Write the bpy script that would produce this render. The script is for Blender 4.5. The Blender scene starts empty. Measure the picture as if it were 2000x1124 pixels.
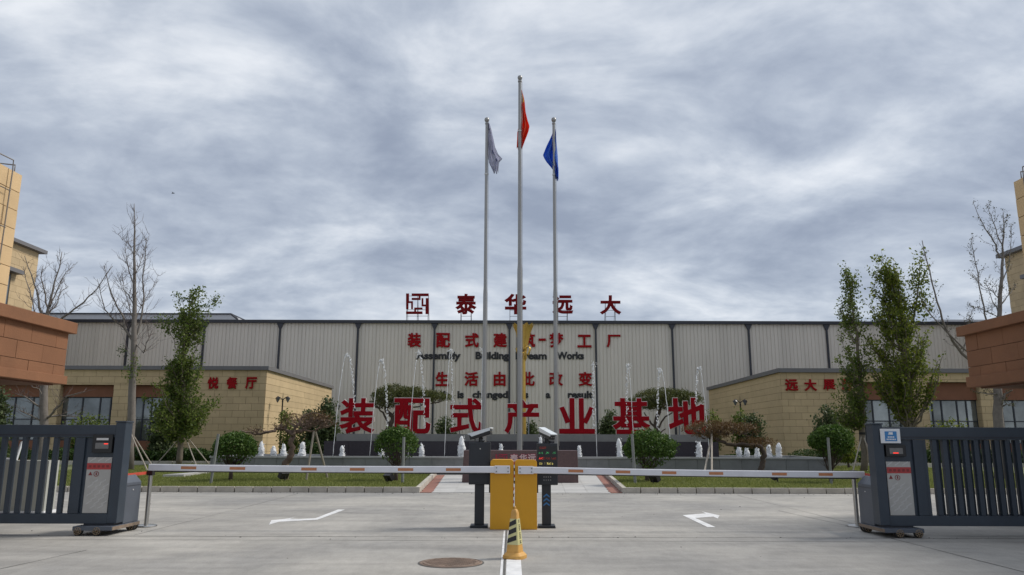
import bpy, math, random
import numpy as np
from mathutils import Vector
R = math.radians
random.seed(7)
S = bpy.context.scene
COL = S.collection

# ------------------------------------------------------------------ camera
F_PX, PW, PH = 1500.0, 2000.0, 1124.0
PITCH, ROLL, CAM_H = math.atan(298 / 1500.0), R(0.16), 1.4
cam_data = bpy.data.cameras.new('camera')
cam_data.sensor_width = 36.0
cam_data.lens = 36.0 * F_PX / PW
cam_data.clip_end = 3000.0
cam = bpy.data.objects.new('camera', cam_data)
COL.objects.link(cam)
cF = Vector((0, math.cos(PITCH), math.sin(PITCH)))
cU0 = Vector((0, -math.sin(PITCH), math.cos(PITCH)))
cR0 = Vector((1, 0, 0))
cR = cR0 * math.cos(ROLL) + cU0 * math.sin(ROLL)
cU = cU0 * math.cos(ROLL) - cR0 * math.sin(ROLL)
from mathutils import Matrix
mw = Matrix.Identity(4)
for i in range(3):
    mw[i][0], mw[i][1], mw[i][2] = cR[i], cU[i], -cF[i]
mw[2][3] = CAM_H
cam.matrix_world = mw
S.camera = cam

# ------------------------------------------------------------------ world, sun, exposure
SUN_AZ, SUN_EL = R(74), R(46)          # azimuth from +Y towards +X
world = bpy.data.worlds.new('World')
S.world = world
world.use_nodes = True
wt = world.node_tree
wt.nodes.clear()


def nd(t, kind, **kw):
    n = t.nodes.new(kind)
    for k, v in kw.items():
        if k == 'op':
            n.operation = v
        elif k == 'blend':
            n.blend_type = v
        else:
            setattr(n, k, v)
    return n


def setin(n, **kw):
    for k, v in kw.items():
        n.inputs[k.replace('_', ' ')].default_value = v
    return n


def build_sky():
    t = wt
    L = t.links.new
    out = nd(t, 'ShaderNodeOutputWorld')
    bg = nd(t, 'ShaderNodeBackground')
    bg.inputs[1].default_value = 0.1
    sky = nd(t, 'ShaderNodeTexSky', sky_type='NISHITA')
    sky.sun_disc = False
    sky.sun_elevation = SUN_EL
    sky.sun_rotation = SUN_AZ
    tc = nd(t, 'ShaderNodeTexCoord')
    sep = nd(t, 'ShaderNodeSeparateXYZ')
    L(tc.outputs['Generated'], sep.inputs[0])
    # cloud deck: direction projected on a plane overhead, softened at the horizon
    zz = nd(t, 'ShaderNodeMath', op='MAXIMUM'); zz.inputs[1].default_value = 0.0
    L(sep.outputs[2], zz.inputs[0])
    za = nd(t, 'ShaderNodeMath', op='ADD'); za.inputs[1].default_value = 0.26
    L(zz.outputs[0], za.inputs[0])
    dx = nd(t, 'ShaderNodeMath', op='DIVIDE'); L(sep.outputs[0], dx.inputs[0]); L(za.outputs[0], dx.inputs[1])
    dy = nd(t, 'ShaderNodeMath', op='DIVIDE'); L(sep.outputs[1], dy.inputs[0]); L(za.outputs[0], dy.inputs[1])
    cb = nd(t, 'ShaderNodeCombineXYZ'); L(dx.outputs[0], cb.inputs[0]); L(dy.outputs[0], cb.inputs[1])
    mp = nd(t, 'ShaderNodeMapping')
    mp.inputs['Rotation'].default_value = (0, 0, R(-14))
    mp.inputs['Scale'].default_value = (0.80, 1.0, 1)
    mp.inputs['Location'].default_value = SKY_OFF
    L(cb.outputs[0], mp.inputs[0])

    def noise(scale, detail, rough, dist, lac=2.0):
        n = nd(t, 'ShaderNodeTexNoise')
        setin(n, Scale=scale, Detail=detail, Roughness=rough, Distortion=dist, Lacunarity=lac)
        L(mp.outputs[0], n.inputs['Vector'])
        return n
    big = noise(0.75, 3, 0.5, 0.6)
    mid = noise(2.5, 9, 0.575, 0.35)
    fin = noise(9.0, 6, 0.55, 0.3)
    m1 = nd(t, 'ShaderNodeMath', op='MULTIPLY_ADD'); m1.inputs[1].default_value = 0.62
    L(mid.outputs[0], m1.inputs[0])
    b2 = nd(t, 'ShaderNodeMath', op='MULTIPLY'); b2.inputs[1].default_value = 0.41
    L(big.outputs[0], b2.inputs[0]); L(b2.outputs[0], m1.inputs[2])
    m2 = nd(t, 'ShaderNodeMath', op='MULTIPLY_ADD'); m2.inputs[1].default_value = 0.18
    L(fin.outputs[0], m2.inputs[0]); L(m1.outputs[0], m2.inputs[2])
    ramp = nd(t, 'ShaderNodeValToRGB')
    e = ramp.color_ramp.elements
    e[0].position = 0.45; e[0].color = (0.222, 0.258, 0.335, 1)
    e[1].position = 0.735; e[1].color = (0.700, 0.722, 0.755, 1)
    a = e.new(0.54); a.color = (0.312, 0.354, 0.432, 1)
    a = e.new(0.63); a.color = (0.440, 0.484, 0.552, 1)
    ramp.color_ramp.interpolation = 'B_SPLINE'
    L(m2.outputs[0], ramp.inputs[0])
    sc = nd(t, 'ShaderNodeVectorMath', op='SCALE'); sc.inputs['Scale'].default_value = SKY_GAIN * 10
    L(ramp.outputs[0], sc.inputs[0])
    mix = nd(t, 'ShaderNodeMix', data_type='RGBA'); mix.inputs[0].default_value = 0.93
    L(sky.outputs[0], mix.inputs[6]); L(sc.outputs[0], mix.inputs[7])
    L(mix.outputs[2], bg.inputs[0])
    L(bg.outputs[0], out.inputs[0])


SKY_GAIN, SKY_OFF = 0.98, (6.039, 4.247, 0)
build_sky()
sun_d = bpy.data.lights.new('sun', 'SUN')
sun_d.energy = 2.2
sun_d.angle = R(14)
sun_d.color = (1.0, 0.95, 0.87)
sun = bpy.data.objects.new('sun', sun_d)
COL.objects.link(sun)
to_sun = Vector((math.sin(SUN_AZ) * math.cos(SUN_EL), math.cos(SUN_AZ) * math.cos(SUN_EL), math.sin(SUN_EL)))
sun.rotation_euler = to_sun.to_track_quat('Z', 'Y').to_euler()
sun.location = (0, 0, 60)
S.view_settings.view_transform = 'Standard'
S.view_settings.look = 'None'
S.view_settings.exposure = 0.42
S.view_settings.gamma = 1.0
S.view_settings.use_curve_mapping = False
S.render.engine = 'CYCLES'
S.cycles.max_bounces = 6
S.cycles.use_denoising = True

# ------------------------------------------------------------------ pixel -> place


def ray(x, y):
    return cF + cR * ((x - PW / 2) / F_PX) + cU * ((PH / 2 - y) / F_PX)


def at(x, y, Y):
    """point seen at photo pixel (x, y) standing at depth Y metres"""
    d = ray(x, y)
    return Vector((0, 0, CAM_H)) + d * (Y / d.y)


def gr(x, y, z=0.0):
    """point of a level surface at height z seen at photo pixel (x, y)"""
    d = ray(x, y)
    return Vector((0, 0, CAM_H)) + d * ((z - CAM_H) / d.z)


def mpp(Y):
    return Y / F_PX * 1.02

# ------------------------------------------------------------------ helpers
WL = {}


def thing(name, label, cat, loc=(0, 0, 0), group=None):
    o = bpy.data.objects.new(name, None)
    o.empty_display_size = 0.2
    COL.objects.link(o)
    o.location = loc
    o['label'] = label
    o['category'] = cat
    if group:
        o['group'] = group
    WL[o.name] = Vector(loc)
    return o


def tag(o, label, cat, group=None):
    o['label'] = label
    o['category'] = cat
    if group:
        o['group'] = group
    return o


class MB:
    def __init__(s):
        s.v, s.f, s.m = [], [], []

    def face(s, pts, mi=0):
        n = len(s.v)
        s.v += [tuple(p) for p in pts]
        s.f.append(tuple(range(n, n + len(pts))))
        s.m.append(mi)

    def box(s, x0, x1, y0, y1, z0, z1, mi=0):
        if x0 > x1: x0, x1 = x1, x0
        if y0 > y1: y0, y1 = y1, y0
        if z0 > z1: z0, z1 = z1, z0
        n = len(s.v)
        s.v += [(x0, y0, z0), (x1, y0, z0), (x1, y1, z0), (x0, y1, z0),
                (x0, y0, z1), (x1, y0, z1), (x1, y1, z1), (x0, y1, z1)]
        for q in ((3, 2, 1, 0), (4, 5, 6, 7), (0, 1, 5, 4), (1, 2, 6, 5), (2, 3, 7, 6), (3, 0, 4, 7)):
            s.f.append(tuple(n + i for i in q)); s.m.append(mi)
        return s

    def extr(s, pts, vec, mi=0, mside=None):
        """closed polygon pts extruded along vec"""
        n = len(s.v); k = len(pts)
        vec = Vector(vec)
        s.v += [tuple(Vector(p)) for p in pts] + [tuple(Vector(p) + vec) for p in pts]
        s.f.append(tuple(range(n, n + k))); s.m.append(mi)
        s.f.append(tuple(range(n + 2 * k - 1, n + k - 1, -1))); s.m.append(mi)
        for i in range(k):
            j = (i + 1) % k
            s.f.append((n + j, n + i, n + k + i, n + k + j)); s.m.append(mi if mside is None else mside)
        return s

    def tube(s, pts, rad, n=6, mi=0, cap=True):
        pts = [Vector(p) for p in pts]
        if not hasattr(rad, '__len__'):
            rad = [rad] * len(pts)
        b = len(s.v)
        ref = None
        for i, p in enumerate(pts):
            d = (pts[min(i + 1, len(pts) - 1)] - pts[max(i - 1, 0)])
            if d.length < 1e-9:
                d = Vector((0, 0, 1))
            d.normalize()
            if ref is None:
                ref = Vector((1, 0, 0)) if abs(d.x) < 0.8 else Vector((0, 1, 0))
            u = d.cross(ref).normalized()
            w = d.cross(u).normalized()
            ref = w.cross(d) * -1 if False else ref
            for k in range(n):
                a = 2 * math.pi * k / n
                s.v.append(tuple(p + (u * math.cos(a) + w * math.sin(a)) * rad[i]))
        for i in range(len(pts) - 1):
            for k in range(n):
                k2 = (k + 1) % n
                s.f.append((b + i * n + k, b + i * n + k2, b + (i + 1) * n + k2, b + (i + 1) * n + k)); s.m.append(mi)
        if cap:
            s.f.append(tuple(b + k for k in range(n - 1, -1, -1))); s.m.append(mi)
            e = b + (len(pts) - 1) * n
            s.f.append(tuple(e + k for k in range(n))); s.m.append(mi)
        return s

    def lathe(s, c, prof, n=16, mi=0):
        """prof: (radius, z) going up, about a vertical axis through c"""
        b = len(s.v)
        for r, z in prof:
            for k in range(n):
                a = 2 * math.pi * k / n
                s.v.append((c[0] + r * math.cos(a), c[1] + r * math.sin(a), c[2] + z))
        for i in range(len(prof) - 1):
            for k in range(n):
                k2 = (k + 1) % n
                s.f.append((b + i * n + k, b + i * n + k2, b + (i + 1) * n + k2, b + (i + 1) * n + k)); s.m.append(mi)
        s.f.append(tuple(b + k for k in range(n - 1, -1, -1))); s.m.append(mi)
        e = b + (len(prof) - 1) * n
        s.f.append(tuple(e + k for k in range(n))); s.m.append(mi)
        return s

    def build(s, name, mats, parent=None, smooth=False, bevel=0.0, kind=None):
        if parent is not None:
            org = WL[parent.name]
        else:
            a = np.array(s.v)
            org = Vector((float(a[:, 0].mean()), float(a[:, 1].mean()), float(a[:, 2].min())))
        me = bpy.data.meshes.new(name)
        me.from_pydata([(x - org.x, y - org.y, z - org.z) for x, y, z in s.v], [], s.f)
        if not isinstance(mats, (list, tuple)):
            mats = [mats]
        for m in mats:
            me.materials.append(m)
        me.polygons.foreach_set('material_index', s.m)
        if smooth:
            me.polygons.foreach_set('use_smooth', [True] * len(s.f))
        me.update()
        o = bpy.data.objects.new(name, me)
        COL.objects.link(o)
        if parent is not None:
            o.parent = parent
        else:
            o.location = org
        WL[o.name] = Vector(org)
        if smooth == 'auto':
            md = o.modifiers.new('smooth', 'EDGE_SPLIT'); md.split_angle = R(40)
        if bevel:
            md = o.modifiers.new('bevel', 'BEVEL'); md.width = bevel; md.segments = 2; md.limit_method = 'ANGLE'
        if kind:
            o['kind'] = kind
        return o


UNIT = {}


def unit_box(material):
    if material.name not in UNIT:
        b = MB().box(-.5, .5, -.5, .5, -.5, .5)
        me = bpy.data.meshes.new('block')
        me.from_pydata(b.v, [], b.f)
        me.materials.append(material)
        UNIT[material.name] = me
    return UNIT[material.name]


def piece(name, material, parent, x0, x1, y0, y1, z0, z1):
    """a cuboid piece sharing one mesh, sized by its scale"""
    o = bpy.data.objects.new(name, unit_box(material))
    COL.objects.link(o)
    o.parent = parent
    o.location = Vector(((x0 + x1) / 2, (y0 + y1) / 2, (z0 + z1) / 2)) - WL[parent.name]
    o.scale = (abs(x1 - x0), abs(y1 - y0), abs(z1 - z0))
    return o


def courses(parent, material, axis, plane, out, a0, a1, z0, z1, bw, bh, zref=0.0, aref=0.0, gap=0.015, proud=0.022, name='block'):
    """running-bond blocks on a wall face. axis 'x': face runs along X at y=plane; axis 'y': along Y at x=plane"""
    r0 = int(math.floor((z0 - zref) / bh + 1e-6))
    r1 = int(math.ceil((z1 - zref) / bh - 1e-6))
    n = 0
    for r in range(r0, r1):
        zb, zt = max(z0, zref + r * bh), min(z1, zref + (r + 1) * bh)
        if zt - zb < 0.05:
            continue
        off = aref + (bw / 2 if r % 2 else 0)
        k0 = int(math.floor((a0 - off) / bw + 1e-6))
        k1 = int(math.ceil((a1 - off) / bw - 1e-6))
        for k in range(k0, k1):
            p0, p1 = max(a0, off + k * bw), min(a1, off + (k + 1) * bw)
            if p1 - p0 < 0.05:
                continue
            g = gap / 2
            pr = proud + random.uniform(-.003, .003)
            q0, q1 = (plane, plane + out * pr)
            if axis == 'x':
                piece(name, material, parent, p0 + g, p1 - g, q0, q1, zb + g, zt - g)
            else:
                piece(name, material, parent, q0, q1, p0 + g, p1 - g, zb + g, zt - g)
            n += 1
    return n

# ------------------------------------------------------------------ materials


def mat(name, col, rough=0.7, metal=0.0, var=0.12, scale=2.0, bump=0.0, bscale=40.0, per_obj=0.0, island=0.0,
        emit=None, trans=0.0, spec=None, tint=None, dirt=0.0, detail=5, streak=False):
    m = bpy.data.materials.new(name)
    m.use_nodes = True
    t = m.node_tree
    L = t.links.new
    p = t.nodes['Principled BSDF']
    p.inputs['Roughness'].default_value = rough
    p.inputs['Metallic'].default_value = metal
    if spec is not None:
        p.inputs['Specular IOR Level'].default_value = spec
    geo = nd(t, 'ShaderNodeNewGeometry')
    n = nd(t, 'ShaderNodeTexNoise'); setin(n, Scale=scale, Detail=detail, Roughness=0.6)
    L(geo.outputs['Position'], n.inputs['Vector'])
    c0 = [max(0, c * (1 - var * 1.6)) for c in col]
    c1 = [min(1, c * (1 + var * 1.6)) for c in (tint or col)]
    mx = nd(t, 'ShaderNodeMix', data_type='RGBA')
    mx.inputs[6].default_value = (*c0, 1); mx.inputs[7].default_value = (*c1, 1)
    L(n.outputs[0], mx.inputs[0])
    cur = mx.outputs[2]
    if per_obj or island:
        if per_obj:
            oi = nd(t, 'ShaderNodeObjectInfo'); src = oi.outputs['Random']; amt = per_obj
        else:
            src = geo.outputs['Random Per Island']; amt = island
        mr = nd(t, 'ShaderNodeMapRange'); mr.inputs[3].default_value = 1 - amt; mr.inputs[4].default_value = 1 + amt
        L(src, mr.inputs[0])
        vm = nd(t, 'ShaderNodeVectorMath', op='SCALE')
        L(cur, vm.inputs[0]); L(mr.outputs[0], vm.inputs['Scale'])
        cur = vm.outputs[0]
    if dirt:
        n2 = nd(t, 'ShaderNodeTexNoise'); setin(n2, Scale=scale * 0.35, Detail=7, Roughness=0.7)
        if streak:
            mp = nd(t, 'ShaderNodeMapping'); mp.inputs['Scale'].default_value = (9, 9, .35)
            L(geo.outputs['Position'], mp.inputs[0]); L(mp.outputs[0], n2.inputs['Vector'])
        else:
            L(geo.outputs['Position'], n2.inputs['Vector'])
        mr = nd(t, 'ShaderNodeMapRange'); mr.inputs[1].default_value = 0.45; mr.inputs[2].default_value = 0.75
        mr.inputs[3].default_value = 1.0; mr.inputs[4].default_value = 1 - dirt
        L(n2.outputs[0], mr.inputs[0])
        vm = nd(t, 'ShaderNodeVectorMath', op='SCALE')
        L(cur, vm.inputs[0]); L(mr.outputs[0], vm.inputs['Scale'])
        cur = vm.outputs[0]
    L(cur, p.inputs['Base Color'])
    if emit:
        p.inputs['Emission Color'].default_value = (*emit[0], 1)
        p.inputs['Emission Strength'].default_value = emit[1]
    if bump:
        nb = nd(t, 'ShaderNodeTexNoise'); setin(nb, Scale=bscale, Detail=4)
        L(geo.outputs['Position'], nb.inputs['Vector'])
        bp = nd(t, 'ShaderNodeBump'); bp.inputs['Strength'].default_value = bump; bp.inputs['Distance'].default_value = 0.02
        L(nb.outputs[0], bp.inputs['Height'])
        L(bp.outputs[0], p.inputs['Normal'])
    if trans:
        tr = nd(t, 'ShaderNodeBsdfTranslucent')
        L(cur, tr.inputs[0])
        ms = nd(t, 'ShaderNodeMixShader'); ms.inputs[0].default_value = trans
        L(p.outputs[0], ms.inputs[1]); L(tr.outputs[0], ms.inputs[2])
        L(ms.outputs[0], t.nodes['Material Output'].inputs[0])
    return m


def concrete_material():
    m = bpy.data.materials.new('road_concrete')
    m.use_nodes = True
    t = m.node_tree; L = t.links.new
    p = t.nodes['Principled BSDF']; p.inputs['Roughness'].default_value = 0.85
    geo = nd(t, 'ShaderNodeNewGeometry')

    def noise(sc, det, rough, dist=0.0, stretch=None):
        n = nd(t, 'ShaderNodeTexNoise'); setin(n, Scale=sc, Detail=det, Roughness=rough, Distortion=dist)
        if stretch:
            mp = nd(t, 'ShaderNodeMapping'); mp.inputs['Scale'].default_value = stretch
            L(geo.outputs['Position'], mp.inputs[0]); L(mp.outputs[0], n.inputs['Vector'])
        else:
            L(geo.outputs['Position'], n.inputs['Vector'])
        return n
    a = noise(0.22, 4, 0.55, 0.4)
    b = noise(1.3, 7, 0.65, 0.6, (0.6, 1.4, 1))
    c = noise(45, 3, 0.6)
    d = noise(7, 6, 0.7, 0.3, (1.0, 0.35, 1))
    r1 = nd(t, 'ShaderNodeValToRGB')
    e = r1.color_ramp.elements
    e[0].position = 0.38; e[0].color = (0.262, 0.254, 0.242, 1)
    e[1].position = 0.64; e[1].color = (0.400, 0.380, 0.345, 1)
    L(a.outputs[0], r1.inputs[0])

    def mul(src, fac_src, lo, hi, f0=0.3, f1=0.7):
        mr = nd(t, 'ShaderNodeMapRange')
        mr.inputs[1].default_value = f0; mr.inputs[2].default_value = f1
        mr.inputs[3].default_value = lo; mr.inputs[4].default_value = hi
        L(fac_src, mr.inputs[0])
        vm = nd(t, 'ShaderNodeVectorMath', op='SCALE'); L(src, vm.inputs[0]); L(mr.outputs[0], vm.inputs['Scale'])
        return vm.outputs[0]
    cur = mul(r1.outputs[0], b.outputs[0], 0.84, 1.14)
    cur = mul(cur, c.outputs[0], 0.90, 1.10)
    cur = mul(cur, d.outputs[0], 0.88, 1.08)
    e2 = noise(3.2, 8, 0.75, 1.2)
    cur = mul(cur, e2.outputs[0], 1.0, 0.90, 0.58, 0.75)      # damp and oily stains
    f2 = noise(120, 2, 0.5)
    cur = mul(cur, f2.outputs[0], 1.0, 0.72, 0.64, 0.74)      # small pits
    g2 = noise(0.5, 3, 0.5, 2.5, (0.25, 1.6, 1))
    cur = mul(cur, g2.outputs[0], 1.03, 0.92, 0.45, 0.65)     # tyre-darkened bands
    L(cur, p.inputs['Base Color'])
    bp = nd(t, 'ShaderNodeBump'); bp.inputs['Strength'].default_value = 0.25; bp.inputs['Distance'].default_value = 0.01
    L(c.outputs[0], bp.inputs['Height']); L(bp.outputs[0], p.inputs['Normal'])
    return m


def leaf_mat(name, c0, c1, trans=0.35, rough=0.55):
    m = bpy.data.materials.new(name)
    m.use_nodes = True
    t = m.node_tree; L = t.links.new
    p = t.nodes['Principled BSDF']; p.inputs['Roughness'].default_value = rough
    p.inputs['Specular IOR Level'].default_value = 0.3
    geo = nd(t, 'ShaderNodeNewGeometry')
    mx = nd(t, 'ShaderNodeMix', data_type='RGBA')
    mx.inputs[6].default_value = (*c0, 1); mx.inputs[7].default_value = (*c1, 1)
    L(geo.outputs['Random Per Island'], mx.inputs[0])
    L(mx.outputs[2], p.inputs['Base Color'])
    tr = nd(t, 'ShaderNodeBsdfTranslucent'); L(mx.outputs[2], tr.inputs[0])
    ms = nd(t, 'ShaderNodeMixShader'); ms.inputs[0].default_value = trans
    L(p.outputs[0], ms.inputs[1]); L(tr.outputs[0], ms.inputs[2])
    L(ms.outputs[0], t.nodes['Material Output'].inputs[0])
    return m


M = {}
M['concrete'] = concrete_material()
M['joint'] = mat('joint_filler', (0.10, 0.098, 0.092), 0.9, var=0.35, scale=6)
M['paint'] = mat('road_paint', (0.74, 0.74, 0.74), 0.7, var=0.10, scale=9, dirt=0.35, bump=0.2)
M['kerb'] = mat('kerb_stone', (0.50, 0.465, 0.405), 0.85, var=0.16, scale=5, bump=0.3, per_obj=0.10, dirt=0.25)
M['paving'] = mat('granite_paving', (0.47, 0.46, 0.44), 0.6, var=0.10, scale=3, bump=0.15, per_obj=0.09, dirt=0.2)
M['redbrick'] = mat('red_border', (0.26, 0.115, 0.085), 0.8, var=0.15, scale=8, per_obj=0.14)
M['soil'] = mat('lawn_soil', (0.13, 0.145, 0.055), 0.95, var=0.4, scale=2.2, bump=0.6, bscale=25)
M['siding'] = mat('profiled_siding', (0.65, 0.60, 0.53), 0.6, var=0.035, scale=0.35, per_obj=0.045, dirt=0.16, streak=True)
M['trim'] = mat('dark_trim', (0.028, 0.030, 0.040), 0.5, var=0.15)
M['roofsheet'] = mat('roof_sheet', (0.42, 0.43, 0.45), 0.5, var=0.05)
M['stone'] = mat('cream_block', (0.51, 0.385, 0.225), 0.85, var=0.10, scale=1.6, bump=0.25, per_obj=0.06, dirt=0.12)
M['stonejoint'] = mat('cream_joint', (0.17, 0.12, 0.062), 0.9, var=0.1)  # dark joints; recess shade the shallow geometry lacks is put into this colour
M['towerstone'] = mat('tower_block', (0.62, 0.44, 0.24), 0.85, var=0.12, scale=1.2, bump=0.3, per_obj=0.06, dirt=0.12)
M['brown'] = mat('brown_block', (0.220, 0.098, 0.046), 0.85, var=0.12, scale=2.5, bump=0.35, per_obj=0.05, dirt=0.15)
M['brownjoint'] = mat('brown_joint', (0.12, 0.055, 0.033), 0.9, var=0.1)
M['fascia'] = mat('grey_fascia', (0.145, 0.140, 0.145), 0.6, var=0.12, scale=2)
M['lintel'] = mat('brown_lintel', (0.20, 0.083, 0.045), 0.8, var=0.15, scale=1.5)
M['frame'] = mat('window_frame', (0.018, 0.022, 0.035), 0.4, var=0.1)
M['glass'] = mat('window_glass', (0.20, 0.215, 0.215), 0.06, metal=0.6, var=0.45, scale=0.9, per_obj=0.35)
M['red'] = mat('red_letter', (0.29, 0.004, 0.010), 0.75, spec=0.12, var=0.10, scale=3)
M['redwall'] = mat('red_wall_letter', (0.29, 0.008, 0.011), 0.75, spec=0.12, var=0.10, scale=3)
M['redroof'] = mat('red_roof_letter', (0.17, 0.006, 0.008), 0.75, spec=0.12, var=0.12, scale=3)
M['letterside'] = mat('letter_return', (0.62, 0.60, 0.57), 0.4, var=0.08)
M['black'] = mat('black_letter', (0.012, 0.012, 0.014), 0.5, var=0.1)
M['gate'] = mat('gate_paint', (0.033, 0.046, 0.064), 0.42, var=0.14, scale=3, dirt=0.2)
M['gatebox'] = mat('gate_housing_paint', (0.085, 0.098, 0.122), 0.45, var=0.10, scale=3, dirt=0.2)
M['blackplastic'] = mat('black_plastic', (0.012, 0.012, 0.013), 0.35, var=0.1)
M['screen'] = mat('dark_screen', (0.16, 0.155, 0.15), 0.15, var=0.2, scale=12)
M['ledred'] = mat('led_red', (0.6, 0.02, 0.01), 0.5, emit=((1, .05, .03), 0.9))
M['ledgreen'] = mat('led_green', (0.02, 0.4, 0.1), 0.5, emit=((.12, .75, .25), 0.4))
M['ledamber'] = mat('led_amber', (0.6, 0.5, 0.1), 0.5, emit=((1, .85, .25), 0.6))
M['leddim'] = mat('led_dim', (0.2, 0.02, 0.01), 0.5, emit=((.8, .05, .02), 0.16))
M['silver'] = mat('notice_silver', (0.42, 0.41, 0.39), 0.35, metal=0.35, var=0.12, scale=6)
M['silverlight'] = mat('notice_print', (0.62, 0.61, 0.60), 0.4, var=0.05)
M['noticered'] = mat('notice_red', (0.42, 0.05, 0.05), 0.5, var=0.08)
M['noticedark'] = mat('notice_dark_red', (0.22, 0.03, 0.03), 0.5, var=0.08)
M['signblue'] = mat('sign_blue', (0.045, 0.22, 0.50), 0.4, var=0.08)
M['white'] = mat('white_plastic', (0.75, 0.76, 0.78), 0.4, var=0.05, scale=4)
M['wheel'] = mat('wheel_brass', (0.30, 0.22, 0.14), 0.45, metal=0.5, var=0.2)
M['rust'] = mat('rusty_edge', (0.20, 0.15, 0.11), 0.7, var=0.4, scale=12)
M['rubber'] = mat('rubber', (0.02, 0.02, 0.02), 0.8)
M['steel'] = mat('brushed_steel', (0.46, 0.45, 0.43), 0.28, metal=0.9, var=0.08, scale=8)
M['poleal'] = mat('flagpole_steel', (0.30, 0.295, 0.285), 0.42, metal=0.6, var=0.08, scale=1.5)
M['armwhite'] = mat('barrier_arm', (0.70, 0.70, 0.74), 0.35, var=0.06, scale=3, dirt=0.15)
M['armorange'] = mat('reflective_strip', (0.47, 0.19, 0.085), 0.5, var=0.12, scale=15)
M['yellow'] = mat('cabinet_yellow', (0.62, 0.30, 0.005), 0.5, var=0.06, scale=2, bump=0.06, bscale=120, dirt=0.10)
M['conebody'] = mat('cone_yellow', (0.62, 0.34, 0.085), 0.6, var=0.16, scale=9, dirt=0.25)
M['conestrip'] = mat('cone_reflective', (0.60, 0.56, 0.27), 0.4, var=0.08, scale=9, dirt=0.1)
M['navybox'] = mat('lpr_box_paint', (0.017, 0.020, 0.026), 0.45, var=0.15, scale=4)
M['camwhite'] = mat('camera_hood', (0.68, 0.72, 0.74), 0.3, var=0.05)
M['chevron'] = mat('blue_chevron', (0.03, 0.16, 0.40), 0.4)
M['keydot'] = mat('key_grey', (0.16, 0.16, 0.165), 0.5)
M['monument'] = mat('brown_granite', (0.105, 0.060, 0.058), 0.4, var=0.25, scale=14, bump=0.05)
M['inscription'] = mat('pale_inscription', (0.55, 0.40, 0.40), 0.5)
M['inscred'] = mat('inscription_red', (0.33, 0.02, 0.05), 0.5)
M['poolstone'] = mat('pool_stone', (0.195, 0.200, 0.200), 0.5, var=0.16, scale=2.5, per_obj=0.08, dirt=0.3)
M['coping'] = mat('pool_coping', (0.34, 0.34, 0.335), 0.6, var=0.12, scale=3, per_obj=0.05)
M['darkgranite'] = mat('dark_granite', (0.032, 0.026, 0.033), 0.35, var=0.35, scale=12, per_obj=0.12)
M['plinth'] = mat('grey_plinth', (0.225, 0.22, 0.205), 0.7, var=0.10, scale=3, per_obj=0.04)
M['gold'] = mat('gilded_metal', (0.55, 0.36, 0.085), 0.35, metal=0.7, var=0.15, scale=5)
M['water'] = mat('pool_water', (0.05, 0.06, 0.065), 0.05, var=0.1)
M['foam'] = mat('white_water', (0.95, 0.96, 0.97), 0.5, var=0.03, scale=9, trans=0.3)
M['jet'] = mat('water_jet', (0.86, 0.87, 0.88), 0.25, var=0.05, trans=0.5)
M['barkmid'] = mat('brown_grey_bark', (0.150, 0.125, 0.095), 0.9, var=0.25, scale=9, bump=0.5, bscale=30)
M['bark'] = mat('grey_bark', (0.165, 0.145, 0.128), 0.9, var=0.25, scale=9, bump=0.5, bscale=30)
M['barkdark'] = mat('dark_bark', (0.085, 0.062, 0.05), 0.9, var=0.3, scale=9, bump=0.5, bscale=30)
M['twig'] = mat('bare_twig', (0.12, 0.092, 0.085), 0.9, var=0.2, scale=6)
M['barkdead'] = mat('dead_bark', (0.15, 0.105, 0.08), 0.9, var=0.3, scale=9)
M['prop'] = mat('prop_pole', (0.34, 0.30, 0.25), 0.85, var=0.2, scale=7)
M['stake'] = mat('grey_stake', (0.20, 0.21, 0.20), 0.7, var=0.2, scale=5)
M['lamp'] = mat('lamp_black', (0.016, 0.013, 0.015), 0.4)
M['lampglass'] = mat('lamp_glass', (0.14, 0.15, 0.165), 0.15, var=0.1)
M['lfresh'] = leaf_mat('fresh_leaf', (0.050, 0.092, 0.014), (0.190, 0.235, 0.050), .5)
M['lfresh2'] = leaf_mat('yellowgreen_leaf', (0.055, 0.094, 0.009), (0.225, 0.255, 0.040), .5)
M['lbush'] = leaf_mat('bush_leaf', (0.030, 0.078, 0.012), (0.115, 0.185, 0.036), 0.3)
M['lshrub'] = leaf_mat('shrub_leaf', (0.032, 0.055, 0.020), (0.110, 0.140, 0.055), 0.3)
M['lhedge'] = leaf_mat('hedge_leaf', (0.020, 0.050, 0.010), (0.060, 0.105, 0.020), 0.2)
M['needle'] = leaf_mat('pine_needle', (0.040, 0.062, 0.016), (0.130, 0.130, 0.032), 0.2)
M['needlebrown'] = leaf_mat('brown_needle', (0.095, 0.048, 0.022), (0.185, 0.120, 0.052), 0.25)
M['bud'] = leaf_mat('bud_leaf', (0.045, 0.050, 0.020), (0.10, 0.10, 0.04), 0.2)
M['grass'] = leaf_mat('grass_blade', (0.115, 0.155, 0.030), (0.310, 0.320, 0.105), 0.4)
M['manhole'] = mat('rusty_iron', (0.205, 0.145, 0.108), 0.75, var=0.5, scale=7, bump=0.3)
M['flagwhite'] = mat('flag_white', (0.66, 0.67, 0.76), 0.8, var=0.05, trans=0.6)
M['flagred'] = mat('flag_red', (0.80, 0.10, 0.04), 0.8, var=0.06, trans=0.6)
M['flagyellow'] = mat('flag_star_yellow', (0.70, 0.46, 0.06), 0.8, var=0.05, trans=0.3)
M['flagblue'] = mat('flag_blue', (0.08, 0.24, 0.74), 0.8, var=0.06, trans=0.6)
M['flagnavy'] = mat('flag_emblem', (0.05, 0.06, 0.15), 0.8)
M['belt'] = mat('red_belt', (0.50, 0.07, 0.04), 0.6)
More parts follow.
